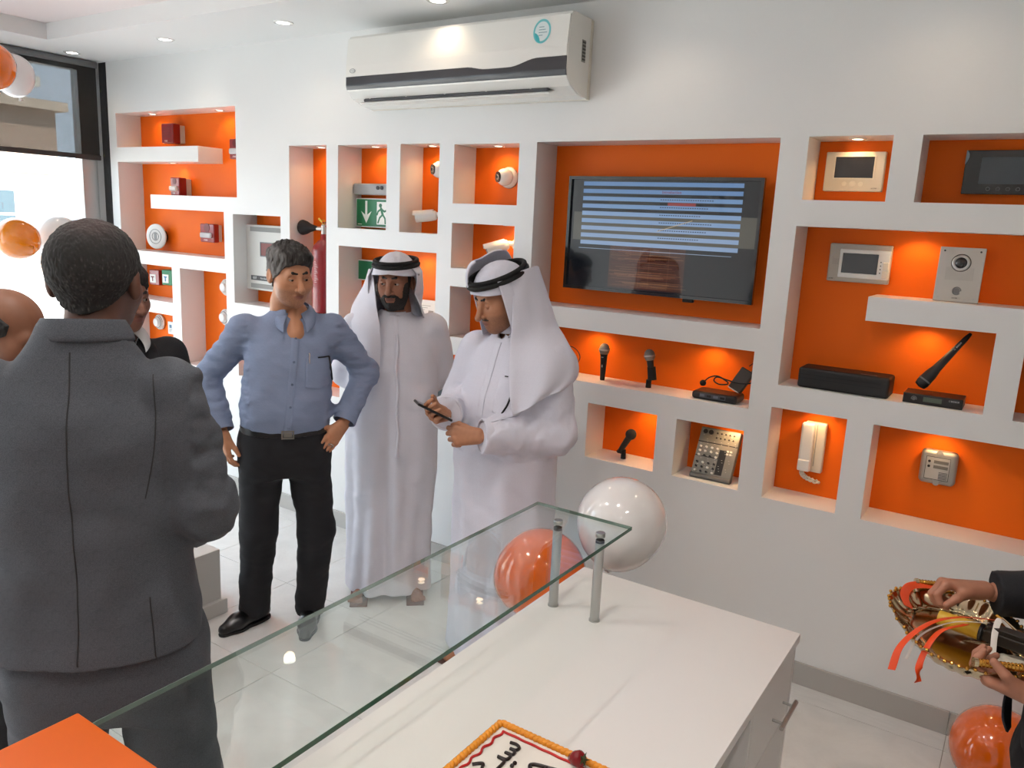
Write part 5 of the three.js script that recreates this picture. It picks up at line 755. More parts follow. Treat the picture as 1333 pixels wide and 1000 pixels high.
{ // robed man with the phone
  const t = thing('person', 'man in white robe and long headscarf looking down at a phone', 'person', [-1.72, 0, 0.62], THREE.MathUtils.degToRad(-5)), skin = '#b07a5a';
  const J = { neck: [-0.01, 1.41, -0.01], shR: [-0.18, 1.33, 0.0], shL: [0.175, 1.335, -0.02], elR: [-0.235, 1.09, 0.06], elL: [0.235, 1.045, -0.01], wrR: [-0.1, 1.115, 0.27], wrL: [0.07, 1.055, 0.25], hipR: [-0.09, 0.84, 0], hipL: [0.08, 0.84, 0], knR: [-0.1, 0.46, 0.01], knL: [0.09, 0.46, 0.01], anR: [-0.11, 0.07, 0.02], anL: [0.1, 0.07, 0.02], toeR: [-0.14, 0.03, 0.13], toeL: [0.12, 0.03, 0.13] };
  const h = makeHead(t, { at: [-0.03, 1.56, 0.055], yaw: -0.3, pitch: 0.36, roll: 0, skin, stubble: 0.38, stubbleColor: '#3d2c24', wide: 1.04, jaw: 1.12, nose: 0.006, gaze: [0, -0.6, 1], lid: -0.0045 });
  part('body', mergeSkin([h.geo, innerBody(J, skin), makeHand(true, [-0.092, 1.118, 0.285], [0.12, 0.12, 0.95], [0.72, 0.66, -0.2], { curl: CURL.hold, thumb: [[0.75, 0.5, 0.5], [-0.1, 0.9, 0.55]] }, skin), makeHand(false, [0.062, 1.056, 0.262], [-0.72, -0.02, 0.62], [-0.55, -0.35, -0.7], { curl: CURL.pinch, thumb: [[0.5, 0.85, 0.3], [-0.1, 0.9, 0.6]] }, skin)]), M.skin, t);
  for (const q of [1, -1]) hairShell(h, (x, y, z) => Math.max(0.062 - x * q, Math.abs(y - 0.012) - 0.045, Math.abs(z - 0.016) - 0.016), () => 0.0035, 0.003, (x, y, z) => { const v = 0.05 + 0.05 * N3(x * 120, y * 60, z * 120); return [v, v * 0.92, v * 0.85]; }, M.hair, 'sideburn', 'greying sideburn', 0.004);
  hairShell(h, (x, y, z) => Math.max(Math.abs(y + 0.0545) - 0.0035, Math.abs(x) - 0.025, 0.06 - z), () => 0.0022, 0.002, () => [0.07, 0.055, 0.045], M.hair, 'moustache', 'thin trimmed moustache', 0.0026);
  const mat = cloth('#eeeff6', weaveWhite, 50), keys = [[0.03, -0.005, 0.01, 0.23, 0.17], [0.35, -0.005, 0.0, 0.222, 0.165], [0.7, -0.005, 0.0, 0.228, 0.17], [0.95, -0.005, 0.01, 0.225, 0.175], [1.12, -0.005, 0.012, 0.215, 0.165], [1.25, -0.005, 0.0, 0.2, 0.138], [1.345, -0.007, -0.008, 0.165, 0.105], [1.4, -0.01, -0.01, 0.095, 0.08], [1.44, -0.01, -0.008, 0.07, 0.067]];
  const fo = robeFold(6, 0.013), fa = folds(4, 0.009, 16, 10), S = torsoCloth(J, keys, [0.082, 0.074, 0.066], (x, y, z) => fo(x, y, z) + (y > 0.95 && y < 1.2 && Math.hypot(x, z) > 0.2 ? fa(x, y, z) : 0), { hem: 0.03, top: 1.455, hole: neckHole([-0.008, 1.44, 0.002], 0.057), cut: 0.0, k: 0.03 });
  const r = part('robe', S.g, mat, t, 'long white robe with buttoned chest'); part('collar_band', sheet((u, v) => { const a = u * Math.PI * 2; return [-0.009 + Math.sin(a) * 0.064, 1.435 + v * 0.032 - 0.012 * (0.5 + 0.5 * Math.cos(a)), -0.004 + Math.cos(a) * 0.063]; }, 40, 4, 0.004), mat, r); part('placket', strip(S.f, -0.01, 1.39, -0.008, 1.1, 0.028, 0.003), mat, r);
  part('button', ball(0.004, -0.009, 1.437, 0.064), M.steel, r);
  part('pocket', sheet((u, v) => front(S.f, mix(0.05, 0.155, u), mix(1.27, 1.115, v) + (v > 0.8 ? Math.abs(u - 0.5) * 0.04 * (v - 0.8) / 0.2 : 0), 0.002), 12, 12, 0.004), mat, r, 'chest pocket');
  part('pocket_strap', [tube([0, 0.25, 0.5, 0.75, 1].map((v) => front(S.f, 0.112 + 0.004 * Math.sin(v * 6) - 0.014 * Math.max(0, v - 0.75) * 4, mix(1.272, 1.135, v), 0.006)), 0.0038, 30), tube([0, 0.5, 1].map((u) => front(S.f, mix(0.07, 0.112, u), 1.272, 0.006)), 0.0024, 12)], M.blackMatt, r, 'black strap hanging from pocket');
  for (const s of ['R', 'L']) cuff(J, s, 0.067, mat, r, 0.095);
  for (const x of [-0.11, 0.1]) { const f = chain([[x, 0.035, 0.02, 0.032], [x * 1.2, 0.024, 0.17, 0.026]], 0.01), S2 = lin(skin); part('foot', paint(nets((a, y, z) => Math.max(f(a, y, z), 0.01 - y), [x - 0.09, 0, -0.05], [x + 0.09, 0.09, 0.22], 0.006), () => [S2.r, S2.g, S2.b]), M.skin, t); part('sandal', rb(0.09, 0.01, 0.26, 0.003, x * 1.1, 0.005, 0.08), std('#4a2c22', 0.6), t); }
  const hp = (p) => V(...p).applyMatrix4(h.m).toArray(), dome = ell([0, 0.044, -0.015], [0.092, 0.1, 0.114]);
  const capM = h.kid('headscarf', clothUV(nets((x, y, z) => Math.max(dome(x, y, z) + 0.0016 * N3(x * 60, y * 60, z * 60), 0.05 - y - Math.max(0, -z) * 1.1), [-0.12, -0.11, -0.15], [0.12, 0.16, 0.13], 0.005)), mat, 'white headscarf');
  part('brow_fold', sheet((u, v) => { const a = mix(-1.6, 1.6, u), e = 0.004 + 0.008 * v; return hp([Math.sin(a) * (0.093 + e), 0.084 - v * (0.026 + 0.016 * Math.abs(a)), -0.015 + Math.cos(a) * (0.113 + e)]); }, 40, 6, 0.004), mat, capM);
  part('hood', sheet((u, v) => { const a = mix(-1.9, 1.9, u), tab = [[0.1, 0], [0.03, 0.018], [-0.06, 0.024], [-0.15, 0.03], [-0.2, 0.05]], q = v * 4, i = Math.min(3, Math.floor(q)), f = q - i, e = mix(tab[i][1], tab[i + 1][1], f) + 0.005 * Math.sin(a * 8 + v * 3) * v; return hp([Math.sin(a) * (0.096 + e), mix(tab[i][0], tab[i + 1][0], f), -0.02 - Math.cos(a) * (0.114 + e) + (Math.abs(a) > 1.4 ? 0.03 : 0)]); }, 56, 20, 0.004), mat, capM);
  part('thrown_flap', sheet((u, v) => { const a = mix(-2.6, -0.2, u), q = mix(0.07, 0.165, Math.sin(v * 1.5)), R = mix(0.122, 0.07, v * v); return hp([Math.sin(a) * R * 0.92, q + 0.004 * Math.sin(u * 9), -0.02 + Math.cos(a) * R * 1.1]); }, 30, 14, 0.006), mat, capM);
  const drape = through([
    [[0.055, 1.66, 0.1], [0.075, 1.57, 0.11], [0.082, 1.48, 0.115], [0.085, 1.4, 0.125], [0.115, 1.31, 0.165], [0.14, 1.22, 0.185], [0.165, 1.14, 0.19]],
    [[0.075, 1.68, 0.04], [0.1, 1.58, 0.05], [0.118, 1.48, 0.06], [0.13, 1.41, 0.08], [0.17, 1.32, 0.135], [0.195, 1.23, 0.155], [0.2, 1.165, 0.17]],
    [[0.07, 1.69, -0.03], [0.11, 1.58, -0.03], [0.142, 1.48, -0.015], [0.18, 1.425, 0.01], [0.24, 1.34, 0.055], [0.255, 1.26, 0.09], [0.235, 1.2, 0.13]],
    [[0.04, 1.68, -0.09], [0.09, 1.57, -0.1], [0.145, 1.47, -0.09], [0.2, 1.425, -0.065], [0.262, 1.355, -0.03], [0.28, 1.28, 0.0], [0.265, 1.23, 0.06]],
    [[-0.02, 1.66, -0.11], [0.04, 1.54, -0.14], [0.095, 1.43, -0.145], [0.155, 1.395, -0.135], [0.235, 1.345, -0.11], [0.27, 1.28, -0.075], [0.268, 1.24, -0.01]]]);
  part('shoulder_drape', sheet((u, v) => { const p = drape(u, v), f = 0.007 * v * Math.sin(u * 15 + v * 2) + 0.004 * N3(u * 5, v * 6, 1); return [p[0] + f * 0.7, p[1], p[2] + f * 0.7]; }, 44, 52, 0.004), mat, capM, 'end of scarf falling over the shoulder');
  agal(h, 0.085, 0.05, [0.1, 0.12]);
  const ph = thing('smartphone', 'black smartphone held by the robed man looking down', 'phone', [0, 0, 0]); ph.position.copy(V(-0.06, 1.152, 0.385).applyAxisAngle(V(0, 1, 0), THREE.MathUtils.degToRad(-5)).add(V(-1.72, 0, 0.62))); ph.rotation.set(-2.05, THREE.MathUtils.degToRad(-5) - 0.55, 0.0, 'YXZ');
  part('case', rb(0.074, 0.15, 0.009, 0.004, 0, 0, 0, 3), M.black, ph); part('screen', rb(0.069, 0.143, 0.001, 0.0005, 0, 0, 0.0048), M.blackGloss, ph);
}
// ---------------------------------------------------------------- people in suits and the rest
function lapels(f, c, y0, y1, mat, root) { return [1, -1].map((s) => part('lapel', sheet((u, v) => { const y = mix(y0, y1, u), w = 0.03 + 0.045 * Math.sin(Math.min(1, u * 1.25) * Math.PI * 0.8), x = c + s * (mix(0.075, 0.012, u) + (v - 0.25) * w); const p = front(f, x, y, 0.006 + 0.004 * v); return p; }, 16, 5, 0.004), mat, root)); }
{ // man in the grey suit, back turned
  const t = thing('person', 'man in charcoal grey suit seen from behind beside the glass shelf', 'person', [-1.6, 0, 2.38], THREE.MathUtils.degToRad(-133)), skin = '#5d3c2e';
  const J = { neck: [0.01, 1.57, -0.01], shR: [-0.147, 1.47, -0.025], shL: [0.185, 1.47, -0.025], elR: [-0.212, 1.225, -0.035], elL: [0.25, 1.22, 0.0], wrR: [-0.155, 1.095, 0.165], wrL: [0.2, 1.09, 0.165], hipR: [-0.1, 0.88, 0], hipL: [0.1, 0.88, 0], knR: [-0.135, 0.5, 0.02], knL: [0.125, 0.5, 0.02], anR: [-0.15, 0.07, 0], anL: [0.14, 0.07, 0], toeR: [-0.18, 0.03, 0.13], toeL: [0.17, 0.03, 0.13] };
  const h = makeHead(t, { at: [-0.008, 1.692, 0.035], yaw: -0.1, pitch: 0.04, skin, stubble: 0.4, stubbleColor: '#6a6460', wide: 1.04, size: 0.97 });
  part('body', mergeSkin([h.geo, innerBody(J, skin), makeHand(true, [-0.135, 1.085, 0.185], [0.75, -0.4, 0.5], [0.4, 0, -0.9], { curl: CURL.relaxed }, skin), makeHand(false, [0.185, 1.08, 0.185], [-0.75, -0.4, 0.5], [-0.4, 0, -0.9], { curl: CURL.relaxed }, skin)]), M.skin, t);
  const plane = hairPlane(0.09, 0.07, -0.1, -0.074);
  hairShell(h, plane, (x, y, z) => 0.01 - 0.005 * step(0.03, -0.01, y) * step(-0.06, -0.02, z) + 0.0026 * N3(x * 60, y * 45, z * 60) + 0.0022 * N3(x * 210 + 4, y * 90, z * 210), 0.006, (x, y, z) => { const thin = step(0.07, 0.1, y) * step(0.07, 0.02, Math.hypot(x + 0.01, z + 0.05)), g = Math.max(0, N3(x * 320, y * 120, z * 320) - 0.25) * (y < 0.05 ? 0.11 : 0.04), v = 0.012 + g + thin * 0.012; return [v * (1 + thin * 0.5), v * 0.95, v * 0.9]; }, M.hair, 'hair', 'short black hair flecked with grey', 0.003);
  const mat = cloth(0xffffff, weaveGrey, 24), keys = [[0.88, 0.015, 0.0, 0.222, 0.165], [1.0, 0.015, 0.0, 0.21, 0.156], [1.15, 0.018, -0.005, 0.2, 0.145], [1.3, 0.02, -0.012, 0.2, 0.14], [1.42, 0.02, -0.014, 0.19, 0.128], [1.5, 0.018, -0.016, 0.15, 0.1], [1.57, 0.014, -0.014, 0.1, 0.084], [1.635, 0.01, -0.008, 0.075, 0.073]];
  const f1 = folds(7, 0.011, 6, 6), f2 = folds(2, 0.012, 9, 16);
  const S = torsoCloth(J, keys, [0.074, 0.066, 0.055], (x, y, z) => f1(x, y, z) + (Math.abs(x) > 0.2 ? f2(x, y, z) : 0), { hem: 0.925, top: 1.612, hole: neckHole([0.008, 1.61, 0.0], 0.064), cell: 0.0075, k: 0.014 });
  const j = part('jacket', S.g, mat, t, 'charcoal grey woven suit jacket');
  part('collar', sheet((u, v) => { const a = mix(-2.4, 2.4, u) + Math.PI, R = 0.071 + Math.sin(v * 1.57) * 0.016; return [0.009 + Math.sin(a) * R * 1.04, 1.628 - v * 0.042 - 0.02 * (0.5 + 0.5 * Math.cos(a)), -0.006 + Math.cos(a) * R]; }, 40, 6, 0.006), mat, j);
  const dark = std('#2b2c2e', 0.9), line = (pts, r = 0.0016) => part('seam', tube(pts, r, pts.length * 4, 6), dark, j);
  line(Array.from({ length: 30 }, (_, k) => back(S.f, 0.014 - 0.002 * Math.sin(k * 0.4), 1.565 - k * 0.0232, -0.0004)));
  for (const s of [1, -1]) line(Array.from({ length: 16 }, (_, k) => back(S.f, 0.018 + s * (0.15 + 0.012 * Math.sin(k / 15 * 3.1) - 0.018 * (k / 15)), 1.52 - k * 0.0165, -0.0003)), 0.0014);
  line(Array.from({ length: 14 }, (_, k) => back(S.f, -0.115 - 0.012 * k / 13, 1.06 - k * 0.0132, -0.0004)));
  for (let k = 0; k < 3; k++) { const w = V(...J.wrR), e = V(...J.elR), d = w.clone().sub(e).normalize(), p = w.clone().addScaledVector(d, -0.02 - k * 0.018); part('cuff_button', ball(0.006, p.x - 0.056, p.y - 0.012, p.z - 0.012, 10, 8), M.blackMatt, j); }
  part('shirt_collar', sheet((u, v) => { const a = u * Math.PI * 2; return [0.008 + Math.sin(a) * 0.064, 1.59 + v * 0.02, 0.0 + Math.cos(a) * 0.064]; }, 36, 2, 0.004), std('#8f949c', 0.8), t);
  const tm = cloth(0xffffff, weaveGrey, 24), tr = trousers(J, [[0.76, 0.01, 0, 0.16, 0.12], [0.85, 0.012, -0.004, 0.188, 0.136], [0.95, 0.012, 0, 0.185, 0.125], [1.0, 0.012, 0, 0.18, 0.12]], [0.11, 0.088, 0.08], 0.03, folds(8, 0.008, 6, 9), [[-0.32, 0.02, -0.25], [0.32, 1.02, 0.25]], 0.01);
  part('trousers', tr.g, tm, t); shoe(J, 'R', M.shoeLeather, t, [-0.14, 0, -0.07], [-0.2, 0, 0.21]); shoe(J, 'L', M.shoeLeather, t, [0.13, 0, -0.07], [0.19, 0, 0.21]);
}
{ // young man in the black suit
  const t = thing('person', 'young man in black suit and tie half hidden behind the grey suited man', 'person', [-2.79, 0, 1.62], THREE.MathUtils.degToRad(78)), skin = '#7d5240'; t.scale.setScalar(0.982);
  const J = { neck: [0.005, 1.4, -0.02], shR: [-0.17, 1.315, -0.015], shL: [0.172, 1.315, -0.015], elR: [-0.22, 1.06, -0.02], elL: [0.225, 1.06, -0.02], wrR: [-0.21, 0.83, 0.04], wrL: [0.21, 0.83, 0.04], hipR: [-0.09, 0.83, 0], hipL: [0.09, 0.83, 0], knR: [-0.1, 0.46, 0.01], knL: [0.1, 0.46, 0.01], anR: [-0.11, 0.07, 0], anL: [0.11, 0.07, 0], toeR: [-0.13, 0.03, 0.13], toeL: [0.13, 0.03, 0.13] };
  const h = makeHead(t, { at: [0.0, 1.552, 0.02], yaw: 0.35, pitch: 0.12, skin, stubble: 0.2, gaze: [0.5, -0.1, 1], lid: 0.003 });
  part('body', mergeSkin([h.geo, innerBody(J, skin), makeHand(true, [-0.21, 0.82, 0.04], [0.05, -1, 0.1], [1, 0, 0], { curl: CURL.relaxed }, skin), makeHand(false, [0.21, 0.82, 0.04], [-0.05, -1, 0.1], [-1, 0, 0], { curl: CURL.relaxed }, skin)]), M.skin, t);
  hairShell(h, hairPlane(0.088, 0.062, -0.085, -0.07), (x, y, z) => 0.012 + 0.012 * step(0.05, 0.1, y) + 0.004 * N3(x * 70, y * 50, z * 70), 0.006, (x, y, z) => { const v = 0.01 + 0.008 * N3(x * 120, y * 60, z * 120); return [v, v * 0.9, v * 0.85]; }, M.hair, 'hair', 'short black hair', 0.004);
  const mat = cloth(0xffffff, weaveDark, 40), keys = [[0.74, 0, 0, 0.205, 0.14], [0.95, 0, 0.004, 0.19, 0.13], [1.15, 0, 0, 0.192, 0.128], [1.27, 0, -0.01, 0.192, 0.11], [1.345, 0, -0.015, 0.15, 0.088], [1.4, 0.003, -0.018, 0.08, 0.07], [1.43, 0.003, -0.018, 0.066, 0.064]];
  const S = torsoCloth(J, keys, [0.075, 0.06, 0.048], folds(12, 0.004, 7, 9), { hem: 0.74, top: 1.42, hole: neckHole([0.005, 1.42, -0.008], 0.058), vee: cone([0.005, 1.44, 0.07], [0.005, 1.1, 0.16], 0.05, 0.006), cell: 0.011 });
  const j = part('jacket', S.g, mat, t, 'black suit jacket'), T = loft(keys.slice(1).map((k) => [k[0], k[1], k[2], k[3] - 0.012, k[4] - 0.012])); lapels(loft(keys), 0.005, 1.37, 1.12, mat, j);
  const sh = part('shirt', clothUV(nets((x, y, z) => Math.max(T(x, y, z), -neckHole([0.005, 1.43, -0.008], 0.054)(x, y, z), Math.abs(x) - 0.1, 1.05 - y, -z), [-0.12, 1.03, -0.02], [0.12, 1.45, 0.16], 0.009)), std('#b9bcc0', 0.85), t, 'pale grey shirt'); part('collar', [collarLeaf([0.005, 0, -0.016], 0.056, 1.45, 1.415, 0.03, 1), collarLeaf([0.005, 0, -0.016], 0.056, 1.45, 1.415, 0.03, -1)], std('#c4c6c8', 0.85), sh);
  part('tie', strip(T, 0.005, 1.39, 0.005, 1.1, 0.05, 0.008), std('#101114', 0.6), t);
  part('trousers', trousers(J, [[0.72, 0, 0, 0.15, 0.11], [0.82, 0, 0, 0.175, 0.125], [0.92, 0, 0, 0.17, 0.12]], [0.1, 0.075, 0.068], 0.03, folds(4, 0.005, 8, 12), [[-0.26, 0.02, -0.2], [0.26, 0.94, 0.2]], 0.013).g, mat, t); shoe(J, 'R', M.shoeLeather, t, [-0.105, 0, -0.07], [-0.14, 0, 0.2]); shoe(J, 'L', M.shoeLeather, t, [0.105, 0, -0.07], [0.14, 0, 0.2]);
}
{ // balding man by the window
  const t = thing('person', 'short balding man in pink shirt and black trousers holding a phone at his side', 'person', [-2.455, 0, 2.18], THREE.MathUtils.degToRad(120)), skin = '#7c5038'; t.scale.setScalar(1.02);
  const J = { neck: [0, 1.29, -0.01], shR: [-0.175, 1.21, -0.01], shL: [0.175, 1.21, -0.01], elR: [-0.235, 0.95, -0.02], elL: [0.235, 0.95, -0.02], wrR: [-0.225, 0.7, 0.05], wrL: [0.225, 0.7, 0.05], hipR: [-0.085, 0.76, 0], hipL: [0.085, 0.76, 0], knR: [-0.095, 0.42, 0.01], knL: [0.095, 0.42, 0.01], anR: [-0.1, 0.07, 0], anL: [0.1, 0.07, 0], toeR: [-0.12, 0.03, 0.13], toeL: [0.12, 0.03, 0.13] };
  const h = makeHead(t, { at: [0, 1.445, 0.03], yaw: -0.05, pitch: 0.32, skin, stubble: 0.25, wide: 1.05 });
  part('body', mergeSkin([h.geo, innerBody(J, skin), makeHand(true, [-0.225, 0.69, 0.055], [0.05, -1, 0.12], [1, 0, 0], { curl: CURL.hold, thumb: [[0.4, 0.9, 0.5], [0.1, 0.9, 0.5]] }, skin), makeHand(false, [0.225, 0.69, 0.055], [-0.05, -1, 0.1], [-1, 0, 0], { curl: CURL.relaxed }, skin)]), M.skin, t);
  const bp = hairPlane(0.08, 0.05, -0.085, -0.085);
  hairShell(h, (x, y, z) => Math.max(bp(x, y, z), y - 0.07 + Math.max(0, z) * 0.5, z - 0.042), (x, y, z) => 0.009 + 0.004 * N3(x * 90, y * 60, z * 90), 0.005, (x, y, z) => { const v = 0.02 + 0.05 * Math.max(0, N3(x * 200, y * 80, z * 200)); return [v, v, v * 0.97]; }, M.hair, 'hair', 'ring of short dark grey hair round bald crown', 0.0036);
  const mat = cloth('#ffffff', weave([150, 52, 74], [172, 70, 92]), 30), keys = [[0.7, 0, 0, 0.205, 0.15], [0.85, 0, 0.015, 0.2, 0.155], [1.05, 0, 0.01, 0.195, 0.145], [1.17, 0, 0, 0.19, 0.12], [1.24, 0, -0.01, 0.145, 0.09], [1.29, 0, -0.012, 0.085, 0.072], [1.32, 0, -0.012, 0.068, 0.064]];
  const S = torsoCloth(J, keys, [0.075, 0.06, 0.048], folds(15, 0.006, 8, 9), { hem: 0.72, top: 1.315, hole: neckHole([0, 1.31, 0], 0.056), cell: 0.011, cut: 0.12 }), s = part('shirt', S.g, mat, t, 'untucked pink shirt'); part('collar', [collarLeaf([0, 0, -0.012], 0.056, 1.335, 1.29, 0.03, 1), collarLeaf([0, 0, -0.012], 0.056, 1.335, 1.29, 0.03, -1)], mat, s);
  part('trousers', trousers(J, [[0.66, 0, 0, 0.15, 0.11], [0.74, 0, 0, 0.18, 0.135], [0.84, 0, 0, 0.18, 0.13]], [0.1, 0.08, 0.075], 0.03, folds(4, 0.006, 8, 12), [[-0.26, 0.02, -0.2], [0.26, 0.86, 0.2]], 0.012).g, cloth(0xffffff, weaveDark, 40), t, 'black trousers'); shoe(J, 'R', M.shoeLeather, t, [-0.1, 0, -0.07], [-0.125, 0, 0.2]); shoe(J, 'L', M.shoeLeather, t, [0.1, 0, -0.07], [0.125, 0, 0.2]);
  const q = (p) => V(...p).applyAxisAngle(V(0, 1, 0), THREE.MathUtils.degToRad(120)).multiplyScalar(1.02).add(V(-2.455, 0, 2.18)), ph = thing('smartphone', 'dark phone with silver rim in the hand of the balding man', 'phone', q([-0.187, 0.575, 0.098]).toArray(), THREE.MathUtils.degToRad(120)); ph.rotation.order = 'YXZ'; ph.rotation.x = 0.25;
  part('case', rb(0.009, 0.14, 0.07, 0.003, 0, 0, 0, 2), M.black, ph); part('rim', [frameOf(0.072, 0.142, 0.003, 0.004).rotateY(Math.PI / 2).translate(-0.002, 0, 0)], M.chrome, ph);
}
{ // attendant with the tray
  const B = [0.24, 0, 1.25], yaw = THREE.MathUtils.degToRad(-90), t = thing('person', 'attendant in black clothes holding a gold ribbon cutting tray', 'person', B, yaw), skin = '#a87259';
  const J = { neck: [0, 1.39, -0.01], shR: [-0.165, 1.31, 0], shL: [0.165, 1.31, 0], elR: [-0.2, 1.06, 0.02], elL: [0.215, 1.02, -0.06], wrR: [-0.125, 1.04, 0.225], wrL: [0.185, 0.955, 0.1], hipR: [-0.085, 0.82, 0], hipL: [0.085, 0.82, 0], knR: [-0.09, 0.45, 0.01], knL: [0.09, 0.45, 0.01], anR: [-0.09, 0.07, 0], anL: [0.09, 0.07, 0], toeR: [-0.11, 0.03, 0.13], toeL: [0.11, 0.03, 0.13] };
  const h = makeHead(t, { at: [0, 1.545, 0.03], pitch: 0.25, skin });
  part('body', mergeSkin([h.geo, innerBody(J, skin), makeHand(true, [-0.122, 1.042, 0.242], [0.3, 0.02, 0.95], [0.25, -0.9, -0.1], { curl: CURL.grip, thumb: [[0.6, 0.75, 0.4], [0.1, 0.8, 0.7]] }, skin), makeHand(false, [0.183, 0.957, 0.115], [-0.05, 0.1, 0.95], [-0.3, 0.9, -0.1], { curl: CURL.hold, thumb: [[0.65, 0.75, 0.45], [0.1, 0.9, 0.6]] }, skin)]), M.skin, t);
  hairShell(h, hairPlane(0.088, 0.062, -0.085, -0.09), () => 0.014, 0.006, () => [0.01, 0.009, 0.008], M.hair, 'hair', 'black hair', 0.005);
  const mat = cloth(0xffffff, weaveDark, 40), keys = [[0.7, 0, 0, 0.2, 0.145], [0.9, 0, 0, 0.18, 0.125], [1.1, 0, 0.005, 0.185, 0.13], [1.25, 0, -0.005, 0.185, 0.115], [1.33, 0, -0.01, 0.14, 0.088], [1.39, 0, -0.012, 0.08, 0.07], [1.42, 0, -0.012, 0.066, 0.062]];
  const S = torsoCloth(J, keys, [0.072, 0.062, 0.053], folds(21, 0.005, 9, 12), { hem: 0.72, top: 1.41, hole: neckHole([0, 1.41, 0], 0.055), cell: 0.01 }), j = part('jacket', S.g, mat, t, 'black jacket');
  part('sash_end', sheet(through([[[-0.05, 0.92, 0.135], [-0.055, 0.86, 0.155], [-0.06, 0.79, 0.15], [-0.062, 0.75, 0.145]], [[-0.02, 0.92, 0.14], [-0.022, 0.86, 0.165], [-0.025, 0.79, 0.165], [-0.05, 0.74, 0.15]]]), 6, 16, 0.005), std('#15171f', 0.8), j, 'dark hanging sash end');
  part('trousers', trousers(J, [[0.7, 0, 0, 0.15, 0.11], [0.8, 0, 0, 0.178, 0.13], [0.9, 0, 0, 0.17, 0.12]], [0.1, 0.08, 0.07], 0.03, folds(4, 0.005, 8, 12), [[-0.26, 0.02, -0.2], [0.26, 0.92, 0.2]], 0.013).g, mat, t); shoe(J, 'R', M.shoeLeather, t, [-0.09, 0, -0.07], [-0.12, 0, 0.2]); shoe(J, 'L', M.shoeLeather, t, [0.09, 0, -0.07], [0.12, 0, 0.2]);
}
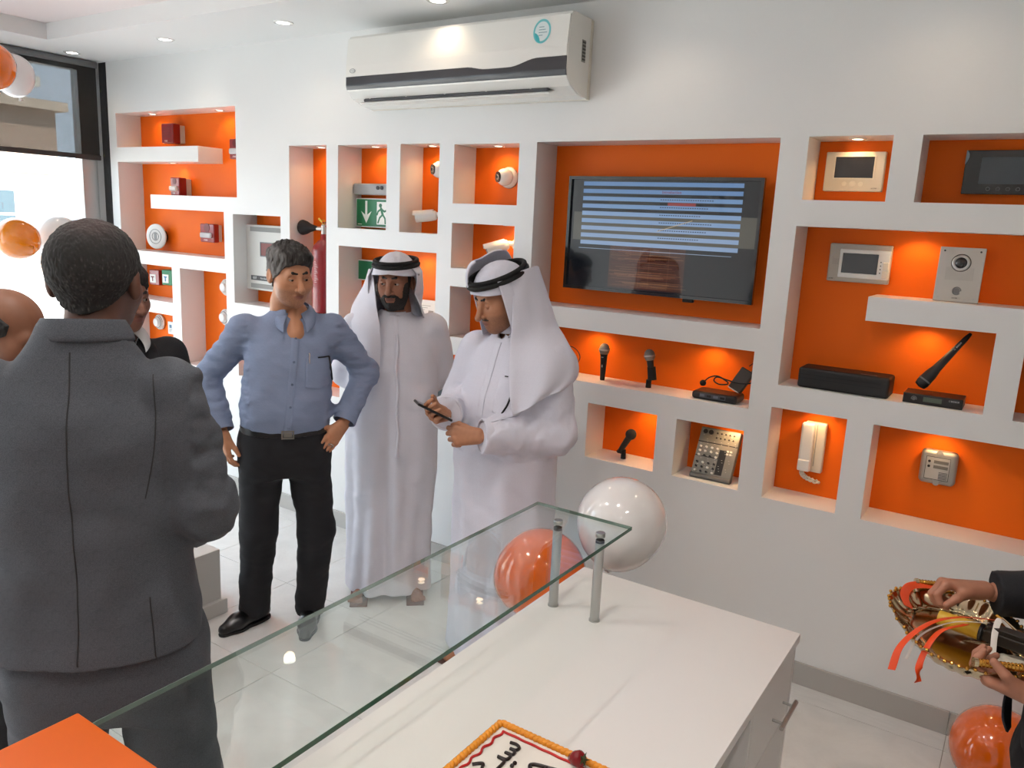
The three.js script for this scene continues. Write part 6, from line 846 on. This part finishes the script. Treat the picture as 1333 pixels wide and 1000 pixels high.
// ---------------------------------------------------------------- tray and what lies on it
{
  const c = V(-0.03, 0.962, 1.27), ang = Math.atan2(0.13, 0.3), t = thing('serving_tray', 'ornate silver and gold tray with scalloped rim and two handles', 'tray', c.toArray(), ang), a = 0.125, b = 0.185; // long axis along local z
  const rim = (u, k) => { const e = 0.72, cs = Math.cos(u), sn = Math.sin(u), sc = 1 + 0.018 * Math.cos(u * 26); return [Math.sign(cs) * Math.pow(Math.abs(cs), e) * (a + k) * sc, Math.sign(sn) * Math.pow(Math.abs(sn), e) * (b + k) * sc]; };
  part('tray_floor', sheet((u, v) => { const q = rim(u * Math.PI * 2, -0.03); return [q[0] * v, 0.0, q[1] * v]; }, 72, 8, 0.003), std('#b9a284', 0.12, { metalness: 1 }), t, 'mirror polished tray floor');
  part('tray_rim', sheet((u, v) => { const q = rim(u * Math.PI * 2, -0.03 + 0.045 * v); return [q[0], 0.0 + 0.034 * v * v, q[1]]; }, 144, 6, 0.003), M.silverGold, t, 'scalloped rim');
  part('rim_beads', Array.from({ length: 60 }, (_, k) => { const q = rim(k / 60 * Math.PI * 2, 0.0155); return ball(0.004, q[0], 0.035, q[1], 8, 6); }), M.gold, t);
  for (const s of [1, -1]) { const hd = part('handle', [tube([[-0.045, 0.03, s * (b - 0.005)], [-0.045, 0.042, s * (b + 0.002)], [-0.035, 0.05, s * (b + 0.006)]], 0.005, 14), tube([[0.045, 0.03, s * (b - 0.005)], [0.045, 0.042, s * (b + 0.002)], [0.035, 0.05, s * (b + 0.006)]], 0.005, 14)], M.silverGold, t); part('grip', [cyl(0.0075, 0.0075, 0.085, 0, 0.05, s * (b + 0.006), 'x', 16), ...Array.from({ length: 12 }, (_, k) => new THREE.TorusGeometry(0.0078, 0.0013, 6, 14).rotateY(Math.PI / 2 + 0.3).translate(-0.038 + k * 0.007, 0.05, s * (b + 0.006)))], M.gold, hd, 'twisted gold grip'); for (const q of [-1, 1]) part('grip_end', cyl(0.01, 0.01, 0.008, q * 0.046, 0.05, s * (b + 0.006), 'x', 16), M.silverGold, hd); }
  const W = (x, y, z) => V(x, y, z).applyAxisAngle(V(0, 1, 0), ang).add(c).toArray();
  const s1 = thing('scissors_case', 'dark metal cased blade with ribbons tied round its yellow handle', 'blade', W(0.03, 0.03, 0.03), ang + 0.95 + Math.PI); s1.rotation.order = 'YXZ'; s1.rotation.x = 0.0;
  part('blade_case', [rb(0.034, 0.026, 0.15, 0.004, 0, 0.012, -0.075), rb(0.03, 0.012, 0.13, 0.002, 0.0, 0.03, -0.07)], std('#3d3a36', 0.3, { metalness: 0.7 }), s1); part('yellow_handle', [cyl(0.019, 0.017, 0.085, 0, 0.01, 0.05, 'z', 18)], std('#caa028', 0.4), s1); part('tip_end', [cyl(0.02, 0.02, 0.006, 0, 0.01, 0.004, 'z', 18)], M.black, s1);
  const rib = (name, mat, label, pts, w) => { const tt = thing(name, label, 'ribbon', [0, 0, 0]); const cv = new THREE.CatmullRomCurve3(pts.map((p) => V(...W(...p)))); part('band', sheet((u, v) => { const p = cv.getPoint(u), d = cv.getTangent(u), sd = V(0, 1, 0).cross(d).normalize(); return [p.x + sd.x * (v - 0.5) * w, p.y + (v - 0.5) * w * 0.4, p.z + sd.z * (v - 0.5) * w]; }, 40, 3, 0.0012), mat, tt); return tt; };
  const ro = std('#e2470c', 0.4), rw = std('#e9e4dc', 0.4);
  rib('ribbon', ro, 'broad orange ribbon spilling over the tray rim', [[0.05, 0.07, 0.02], [-0.03, 0.075, 0.04], [-0.1, 0.065, 0.07], [-0.16, 0.02, 0.1], [-0.175, -0.035, 0.11]], 0.018); rib('ribbon', ro, 'short orange ribbon end hanging from the tray rim', [[-0.02, 0.07, 0.06], [-0.09, 0.06, 0.1], [-0.125, 0.0, 0.125], [-0.125, -0.045, 0.13]], 0.014); rib('ribbon', rw, 'thin white ribbon curling over the tray rim', [[0.03, 0.075, 0.05], [-0.05, 0.07, 0.06], [-0.12, 0.04, 0.085], [-0.145, -0.01, 0.1]], 0.007); rib('ribbon', rw, 'white ribbon looped round yellow handle', [[0.03, 0.02, 0.09], [0.04, 0.06, 0.06], [0.06, 0.075, 0.03], [0.085, 0.05, 0.04], [0.07, 0.03, 0.07]], 0.012); rib('ribbon', ro, 'orange ribbon lining the back rim of tray', [[-0.105, 0.045, -0.05], [-0.1, 0.05, -0.1], [-0.06, 0.05, -0.17], [0.03, 0.048, -0.19]], 0.02);
  const pen = thing('gold_pen', 'slim gold pen leaning on the tray rim', 'pen', W(0.1, 0.045, 0.03), ang + 0.25); part('barrel', [cyl(0.006, 0.0055, 0.14, 0, 0, 0, 'z', 14)], M.gold, pen); part('clip', rb(0.003, 0.002, 0.05, 0.001, 0, 0.008, -0.03), M.silverGold, pen); pen.rotation.x = 0.15;
  const sc = solo('paper_lace', sheet((u, v) => [...W(mix(0.03, 0.1, u), 0.006 + 0.006 * N3(u * 5, v * 5, 2) + 0.004, mix(0.06, 0.13, v))], 14, 14, 0.0015), std('#cfc8b6', 0.8), 'crumpled cream paper lying on the tray', 'paper');
}
renderer.render(scene, camera);
